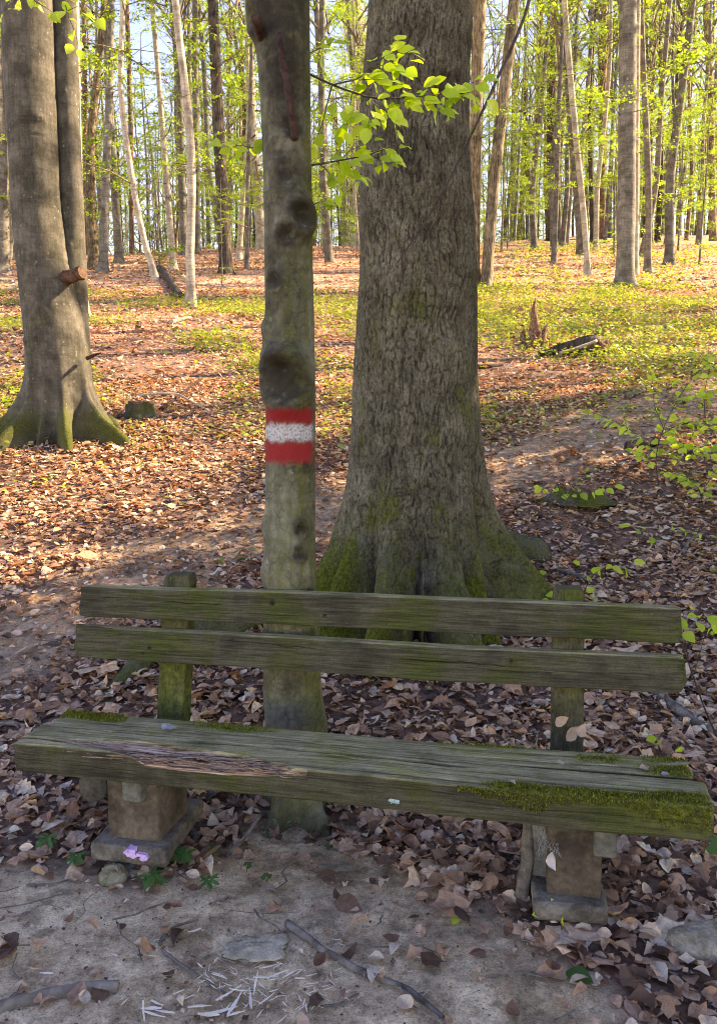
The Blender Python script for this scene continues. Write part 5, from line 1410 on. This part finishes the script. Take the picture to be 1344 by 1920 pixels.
def blob(name, label, cat, px, py, sx, sy, sz, mat, seed, rough=.35, sink=.35, n=(22, 14), parent=None, extra=None):
    g = gnd(px, py)
    th = np.arange(n[0]) / n[0] * 2 * PI; ph = np.linspace(.02, PI - .02, n[1])
    D = np.stack([np.cos(th)[None] * np.sin(ph)[:, None], np.sin(th)[None] * np.sin(ph)[:, None], np.cos(ph)[:, None] + 0 * th[None]], -1)
    r = 1 + rough * fbm(D[..., 0] * 1.7, D[..., 1] * 1.7, D[..., 2] * 1.7 + seed, 900 + seed, 4)
    V = (D * r[..., None] * [sx, sy, sz]).reshape(-1, 3) + [0, 0, sz * (1 - 2 * sink)]
    i = np.arange(n[1] - 1)[:, None] * n[0]; j = np.arange(n[0])[None]; j2 = (j + 1) % n[0]
    F = np.stack([i + j, i + n[0] + j, i + n[0] + j2, i + j2], -1).reshape(-1, 4)
    o = link(name, mesh(name, V, [F], mat, True), parent, g)
    return tag(o, label, cat)
blob('stone', 'yellowish stone wedged below the lilac-splashed slab', 'stone', 215, 1648, .045, .05, .034, mat_simple('ochre_stone', [(.3, (.14, .115, .06)), (.5, (.26, .225, .13)), (.7, (.33, .30, .2))], 22, .95, .8, .012), 1)
blob('stone', 'grey flat stone behind the yellowish stone under the slab', 'stone', 255, 1625, .09, .07, .030, M_STONE, 2)
blob('pale_rock', 'pale rough rock at the picture edge among brown leaves', 'rock', 1310, 1780, .095, .08, .05, M_ROCK, 3, .4, .4)
blob('pale_rock', 'flat pale rock flush with the soil by the shavings', 'rock', 480, 1778, .085, .055, .014, mat_simple('soil_rock', [(.3, (0.288, 0.246, 0.166)), (.5, (0.413, 0.353, 0.247)), (.7, (0.5, 0.431, 0.314))], 26, .95, .8, .012), 4, 1.1, .60, (48, 24))
blob('pebble', 'small bluish pebble beside the yellowish stone', 'pebble', 252, 1638, .022, .02, .018, mat_simple('blue_pebble', [(.3, (.07, .11, .095)), (.6, (.12, .17, .15))], 30, .8, .3, .004), 5, .2)

def stump(name, label, px, py, r, hgt, seed, mat, topmat, jag=.02, flar=.35):
    g = gnd(px, py); root = empty(name, g, label, 'stump')
    TH = np.arange(36) / 36 * 2 * PI; hs = np.linspace(-.1, 1, 12) * hgt
    R = r * (1 + flar * np.exp(-np.maximum(hs, 0) / (hgt * .45)))[:, None] * (1 + .45 * fbm(np.cos(TH)[None] * 1.8, np.sin(TH)[None] * 1.8, hs[:, None] * 3 + seed, 950 + seed, 4))
    V, F = radial(hs, 0 * hs, 0 * hs, R, TH)
    jz = jag * fbm(np.cos(TH) * 3, np.sin(TH) * 3, seed, 960, 3)
    V = V.reshape(12, 36, 3); V[-1, :, 2] += jz; V[-2, :, 2] += jz * .6; V = V.reshape(-1, 3)
    m = len(V)
    link('bark', mesh('bark', V, [F.reshape(-1, 4)], mat, True, {'ridge': np.full(m, .5), 'moss': np.clip(.45 + 1.1 * fbm(V[:, 0] * 9, V[:, 1] * 9, V[:, 2] * 9, 970 + seed, 3), 0, 1), 'dark': np.zeros(m)}), root)
    T = np.concatenate([V[-36:], [[0, 0, hgt + jag * .3]]])
    link('cut_top', mesh('cut_top', T, [np.stack([np.full(36, 36), np.arange(36), (np.arange(36) + 1) % 36], -1)], topmat, False), root)
    return root
stump('tree_stump', 'low mossy sawn stump on the litter beside the double beech', 262, 782, .14, .16, 1, M_SMOOTH, M_ROTTEN, .05, .5)
stump('tree_stump', 'old dark mossy stump behind the stout tree under green seedlings', 1085, 940, .15, .09, 2, M_FISS, M_ROTTEN, .10, .9)
# splintered rotten stump with its spike
g = gnd(1000, 650); root = empty('rotten_stump', g, 'splintered reddish rotten stump with a pointed spike on the sunny slope', 'stump')
for k, (dx, dy, r, hh, lean) in enumerate([(0, 0, .13, .80, .02), (-.15, .03, .10, .30, -.1), (.14, -.02, .11, .36, .12), (-.05, -.12, .12, .20, 0), (.22, .1, .09, .16, .2), (-.26, -.02, .08, .12, -.2)]):
    t_ = np.linspace(0, 1, 10)
    P = np.stack([dx + lean * t_ * hh + .02 * np.sin(t_ * 6 + k), dy + 0 * t_, -.05 + t_ * (hh + .05)], 1)
    V, F = tube(P, r * (1 - t_ ** 1.3 * .93), 14, True, .6, 40 + k)
    link('shard', mesh('shard', V, F, M_ROTTEN), root)
# uprooted log with brown underside
g = gnd(1075, 668); root = empty('broken_log', g, 'broken mossy log with a brown torn end under green leaves', 'log')
P = smooth_path([(-.55, .05, .02), (-.2, .06, .10), (.15, .05, .16), (.38, .03, .15)], 18)
V, F = tube(P, np.linspace(.05, .17, 18), 18, True, .35, 51); link('trunk', mesh('trunk', V, F, M_DARK), root)
V, F = tube(smooth_path([(.30, .02, .14), (.42, 0, .16), (.52, -.03, .14)], 8), np.linspace(.17, .10, 8), 16, True, .8, 52); link('torn_end', mesh('torn_end', V, F, M_ROTTEN), root)
V, F = tube(smooth_path([(-.30, -.30, .02), (0, -.24, .10), (.30, -.2, .22)], 12), np.linspace(.03, .022, 12), 8, True, .2, 53); link('branch', mesh('branch', V, F, M_PALE), root)

# ------------------------------------------------------------------ saplings and small plants
def sapling(name, label, foot, twigs, group=None, base_r=.004, deep=False):
    """foot: pixel of the foot (on the ground); twigs as in leafy(), with depth relative to the foot"""
    g = gnd(*foot); root = empty(name, g, label, 'sapling' if name == 'sapling' else 'plant', group)
    tw = []
    for (pts, da, db, r, n, ls, f0) in twigs:
        tw.append((pts, g[1] + da, g[1] + db, r, n, ls, f0))
    leafy(root, g, tw, 'stem')
    return root
sapling('sapling', 'many-stemmed beech sapling with drooping leaves past the earth path', (1234, 912),
        [([(1234, 912), (1226, 862), (1238, 812), (1262, 760), (1298, 705), (1326, 682)], 0, .1, .005, 30, .078, .25), ([(1228, 850), (1195, 815), (1150, 788), (1108, 772)], 0, -.15, .003, 24, .080, .1),
         ([(1240, 815), (1275, 792), (1325, 790)], 0, -.1, .003, 18, .08, .1), ([(1242, 800), (1225, 760), (1222, 705)], 0, .1, .003, 14, .075, .2), ([(1250, 850), (1285, 835), (1330, 850)], 0, -.1, .003, 17, .08, .1),
         ([(1258, 770), (1290, 745), (1340, 730)], 0, .1, .003, 17, .08, .1), ([(1228, 870), (1205, 850), (1185, 845)], 0, -.1, .002, 9, .075, .2)])
sapling('sapling', 'leafy sapling at the picture edge below the many-stemmed one', (1318, 960), [([(1318, 960), (1312, 920), (1290, 895), (1255, 885)], 0, -.1, .004, 16, .08, .2), ([(1314, 925), (1335, 890), (1350, 870)], 0, 0, .003, 13, .08, .1)])
sapling('sapling', 'tall thin sapling with small leaves rising at the slope edge', (1322, 800), [([(1322, 800), (1318, 740), (1330, 690), (1326, 640)], 0, .1, .005, 18, .07, .25), ([(1318, 745), (1285, 722), (1250, 712)], 0, -.1, .003, 14, .07, .15), ([(1322, 705), (1345, 690), (1365, 690)], 0, 0, .003, 9, .07, .1),
        ([(1328, 680), (1300, 660), (1280, 662)], 0, -.1, .002, 9, .065, .2)])
sapling('sapling', 'bushy beech sapling low beside the short dark log', (1285, 885), [([(1285, 885), (1280, 840), (1268, 815)], 0, -.1, .004, 12, .075, .3), ([(1283, 860), (1312, 838), (1345, 830)], 0, 0, .003, 13, .078, .15), ([(1283, 865), (1255, 848), (1222, 838)], 0, -.1, .003, 12, .075, .15),
        ([(1282, 850), (1300, 810), (1330, 790)], 0, .1, .003, 12, .075, .2)])
sapling('seedling', 'low seedling spreading light leaves over the old mossy stump', (1060, 955), [([(1060, 955), (1062, 930), (1085, 922), (1150, 912)], -.1, -.1, .003, 9, .075, .15), ([(1062, 935), (1040, 915), (1012, 912)], -.1, -.1, .002, 7, .07, .1), ([(1062, 930), (1090, 895), (1112, 880)], -.1, 0, .002, 6, .06, .2)])
sapling('seedling', 'seedling holding one flat leaf spray above litter behind the bench corner', (1080, 1135), [([(1080, 1135), (1112, 1075), (1140, 1060), (1188, 1056)], 0, -.05, .003, 8, .085, .35), ([(1112, 1078), (1098, 1066), (1092, 1062)], 0, 0, .002, 2, .07, .2)])
sapling('seedling', 'tiny seedling between the stout tree root and litter', (968, 1120), [([(968, 1120), (962, 1096), (955, 1090)], 0, 0, .002, 3, .06, .5), ([(966, 1108), (985, 1086), (1000, 1080)], 0, 0, .002, 3, .045, .4)])
sapling('seedling', 'seedling with leaves hanging right behind the post top', (1070, 1165), [([(1070, 1165), (1075, 1120), (1100, 1112)], 0, -.2, .003, 4, .075, .5), ([(1075, 1122), (1050, 1112), (1030, 1120)], -.1, -.2, .002, 4, .07, .3)])
sapling('seedling', 'row of small light leaves on a low twig beyond the bench corner', (1230, 1030), [([(1230, 1030), (1228, 1000), (1200, 990), (1172, 985)], 0, 0, .002, 5, .065, .3), ([(1228, 1002), (1265, 992), (1300, 1000), (1344, 996)], 0, 0, .002, 7, .07, .2)])
sapling('sapling', 'sapling twig reaching in front of the upper slat end', (1348, 1392), [([(1348, 1392), (1320, 1330), (1296, 1260), (1270, 1190), (1255, 1150)], 0, -.45, .004, 6, .055, .86), ([(1262, 1165), (1240, 1150), (1228, 1146)], -.42, -.45, .002, 2, .055, .5),
        ([(1290, 1240), (1275, 1150), (1305, 1140), (1330, 1165)], -.3, -.25, .002, 6, .05, .5), ([(1300, 1265), (1325, 1175), (1340, 1180)], -.2, -.15, .002, 4, .05, .6)])
sapling('seedling', 'small seedling poking up beside the seat end', (1235, 1440), [([(1255, 1470), (1250, 1430), (1262, 1415)], -.05, -.1, .002, 3, .04, .5), ([(1240, 1430), (1230, 1385), (1225, 1378)], -.05, -.1, .002, 3, .04, .6)])
sapling('seedling', 'light green four-leaved seedling at the foot of the stone support', (1043, 1738), [([(1043, 1738), (1042, 1712), (1040, 1700)], 0, -.01, .0015, 2, .045, .6), ([(1042, 1722), (1055, 1708), (1062, 1705)], 0, -.01, .0012, 1, .045, .9), ([(1042, 1722), (1028, 1712), (1022, 1712)], 0, -.01, .0012, 1, .045, .9), ([(1042, 1725), (1045, 1722)], 0, -.02, .0012, 1, .05, .5)])
# wood anemones: three split leaves on a stem
lobes = []
V0, F0 = LEAF['maple']
def anemone_leaf(i):
    pts = []; n = 33
    aa = np.linspace(-2.2, 2.2, n)
    rr = .32 + .62 * np.exp(-((aa + 1.25) / .33) ** 2) + .72 * np.exp(-(aa / .33) ** 2) + .62 * np.exp(-((aa - 1.25) / .33) ** 2) + .06 * np.sin(aa * 19 + i)
    P = np.stack([rr * np.cos(aa), rr * np.sin(aa), -.16 * rr ** 2 + .05 * np.cos(aa * 7)], 1)
    V = np.concatenate([[[0, 0, 0]], P]); j = np.arange(n - 1)
    return mesh('leaf', V, [np.stack([np.zeros(n - 1, int), j + 1, j + 2], -1)], M_DEEP, True)
an_me = [anemone_leaf(i) for i in range(3)]
def anemone(label, px, py, s, hgt=.06, n=3):
    g = gnd(px, py); root = empty('wood_anemone', g, label, 'plant', 'wood anemones at the bench foot')
    V, F = tube(np.array([[0, 0, 0], [.004, 0, hgt * .5], [.002, -.005, hgt]]), [.0018, .0014, .001], 6, False); link('stem', mesh('stem', V, F, M_STEM), root)
    a0 = random.random() * 6
    for k in range(n):
        a = a0 + k * 2 * PI / n + random.gauss(0, .2)
        put_leaf(root, (.004 * math.cos(a), .004 * math.sin(a), hgt), (math.cos(a), math.sin(a), -.25), (random.gauss(0, .15), -.35 + random.gauss(0, .15), 1), s, an_me[k % 3])
anemone('large dark green divided-leaf plant before the lilac-splashed slab', 288, 1672, .048, .055, 4)
anemone('dark green divided-leaf plant just past the lilac-splashed slab', 345, 1632, .042, .06, 4)
anemone('small divided-leaf plant deep in the shade under the seat', 398, 1618, .03, .05)
anemone('small divided-leaf plant standing alone on the soil in front', 393, 1672, .032, .04)
anemone('divided-leaf plant in the litter beside the lilac-splashed slab', 145, 1632, .036, .05)
anemone('divided-leaf plant farthest out in the litter from the slab', 90, 1605, .042, .06, 4)
# ivy leaves
def ivy_leaf(i):
    aa = np.linspace(-2.75, 2.75, 23); rr = .5 + .42 * np.exp(-(aa / .42) ** 2) + .22 * np.exp(-((np.abs(aa) - 1.25) / .35) ** 2) + .12 * np.exp(-((np.abs(aa) - 2.3) / .3) ** 2)
    P = np.stack([rr * np.cos(aa) + .35, rr * np.sin(aa) * .9, -.10 * rr ** 2], 1); V = np.concatenate([[[.35, 0, .03]], P]); j = np.arange(22)
    return mesh('leaf', V, [np.stack([np.zeros(22, int), j + 1, j + 2], -1)], M_DEEP, True)
iv = ivy_leaf(0)
def ivy(label, px, py, s, hgt, nrm=(0, -.5, 1), az=None):
    g = gnd(px, py); root = empty('ivy_sprig', g, label, 'plant', 'ivy leaves by the bench')
    V, F = tube(np.array([[0, .01, -.005], [0, .004, hgt * .6], [0, 0, hgt]]), .0012, 5, False); link('stem', mesh('stem', V, F, M_STEM), root)
    a = random.random() * 6 if az is None else az
    put_leaf(root, (0, 0, hgt), (math.cos(a), math.sin(a), -.1), nrm, s, iv)
ivy('large glossy ivy leaf beside the mossy seat end', 1318, 1640, .075, .10, (0, -.8, 1), .4)
ivy('small ivy leaf in the litter near the seat end above the slab', 60, 1508, .034, .02, (0, -1.2, 1), 1.6)
ivy('small ivy leaf at the foot of the painted tree', 617, 1590, .028, .015, (0, -.9, 1))
ivy('ivy leaf lying on shaded soil before the painted tree', 500, 1655, .036, .012)
ivy('ivy leaf nearest the divided-leaf plant under the seat', 462, 1635, .028, .02, (0, -1, 1))
g = gnd(1085, 1838); o = link('green_leaf', deep_me[1], None, (g[0] - .03, g[1] + .02, g[2] + .012), (.1, -.1, -.7), .075); tag(o, 'dark green oval leaf lying on the soil beside brown leaves', 'leaf')
g = gnd(850, 1742); o = link('green_leaf', green_me[1], None, (g[0], g[1], g[2] + .010), (.1, -.3, 1.2), .035); tag(o, 'tiny bright green leaf on the bare soil', 'leaf')

# ------------------------------------------------------------------ things lying on the bench
def bench_leaf(label, px, py, s, mi, mat, tilt=.1, z=SH, name='fallen_leaf', rz=None):
    p = from_bench(on_bench_plane(px, py, z) + np.array([0, 0, .006])); me = leaf_meshes[mi].copy(); me.materials.clear(); me.materials.append(mat)
    o = link(name, me, None, p, (random.gauss(0, tilt), random.gauss(0, tilt), random.random() * 6 if rz is None else rz), s); return tag(o, label, 'leaf')
M_GREYLEAF = mat_simple('grey_leaf', [(.3, (.20, .20, .21)), (.6, (.33, .33, .35))], 30, .8, .3, .004)
M_TANLEAF = mat_simple('tan_leaf', [(.3, (.26, .17, .12)), (.6, (.44, .32, .24))], 30, .8, .3, .004)
bench_leaf('grey lobed leaf lying on the mossy rear seat plank', 318, 1370, .05, 4, M_GREYLEAF)
bench_leaf('pinkish brown leaf on the mossy end of the seat', 1208, 1447, .045, 0, M_TANLEAF)
bench_leaf('small brown leaf fragment on the middle of the seat', 1050, 1438, .03, 3, M_TANLEAF)
bench_leaf('small pale leaf fragment near the front seat edge', 960, 1472, .022, 1, M_TANLEAF)
bench_leaf('small whitish leaf scrap at the mossy seat end', 1245, 1458, .03, 3, M_GREYLEAF)
bench_leaf('tan leaf flake left of the rotten hollow', 205, 1378, .022, 1, M_TANLEAF)
# dry leaves caught against the back post
for k, (px, py, s, rx, ry, rz) in enumerate([(1050, 1352, .05, .4, -.5, .4), (1068, 1375, .06, .3, -.7, .6), (1088, 1372, .05, -.3, -.6, .9)]):
    p = from_bench(on_bench_front(px, py, .40)); me = leaf_meshes[(0, 3, 6)[k]].copy(); me.materials.clear(); me.materials.append(M_TANLEAF)
    o = link('dry_leaf', me, None, p, (rx + .9, ry, rz), s); tag(o, ('upper of the dry curled leaves caught at the back post', 'middle dry curled leaf caught at the back post', 'outer dry curled leaf caught at the back post')[k], 'leaf')
# leaf hanging in a cobweb under the seat
p = from_bench(on_bench_front(1030, 1612, .045)); me = leaf_meshes[0].copy(); me.materials.clear(); me.materials.append(mat_simple('white_leaf', [(.3, (.45, .38, .36)), (.6, (.66, .60, .58))], 30, .8, .3, .004))
hl = link('hanging_leaf', me, None, p, (1.3, 1.4, .4), .055); tag(hl, 'whitish leaf hanging from a cobweb under the seat', 'leaf')
WBM = MB(); top_ = from_bench(on_bench_front(1022, 1560, .09))
for i in range(46):
    a_ = top_ + np.array([random.uniform(-.03, .05), random.uniform(-.02, .03), random.uniform(-.01, .02)]); b_ = p + np.array([random.gauss(0, .02), random.gauss(0, .015), random.uniform(.0, .05)])
    V, F = tube(np.stack([a_, (a_ + b_) / 2 + np.array([random.gauss(0, .008), 0, -.004]), b_]), .00035, 3, False); WBM.add(V, F)
tag(link('cobweb', WBM.mesh('cobweb', M_WEB)), 'grey cobweb under the seat beside the stone support', 'cobweb', None, 'stuff')

# ------------------------------------------------------------------ long dead twig hanging in front of the stout tree
pts = [(1005, -60), (985, 30), (940, 130), (880, 260), (838, 345), (795, 420), (745, 492)]
P = smooth_path([at(835, -760, 4.2), at(930, -480, 4.05), at(985, -250, 3.9)] + [at(a, b, 3.75 - .0004 * (b + 60)) for a, b in pts], 70)
V, F = tube(P - P[-1], np.linspace(.016, .0025, 70), 7, True, .2, 61)
o = link('hanging_twig', mesh('hanging_twig', V, F, M_TWIG), None, P[-1]); tag(o, 'long thin dead twig hanging slantwise before the stout tree', 'twig')
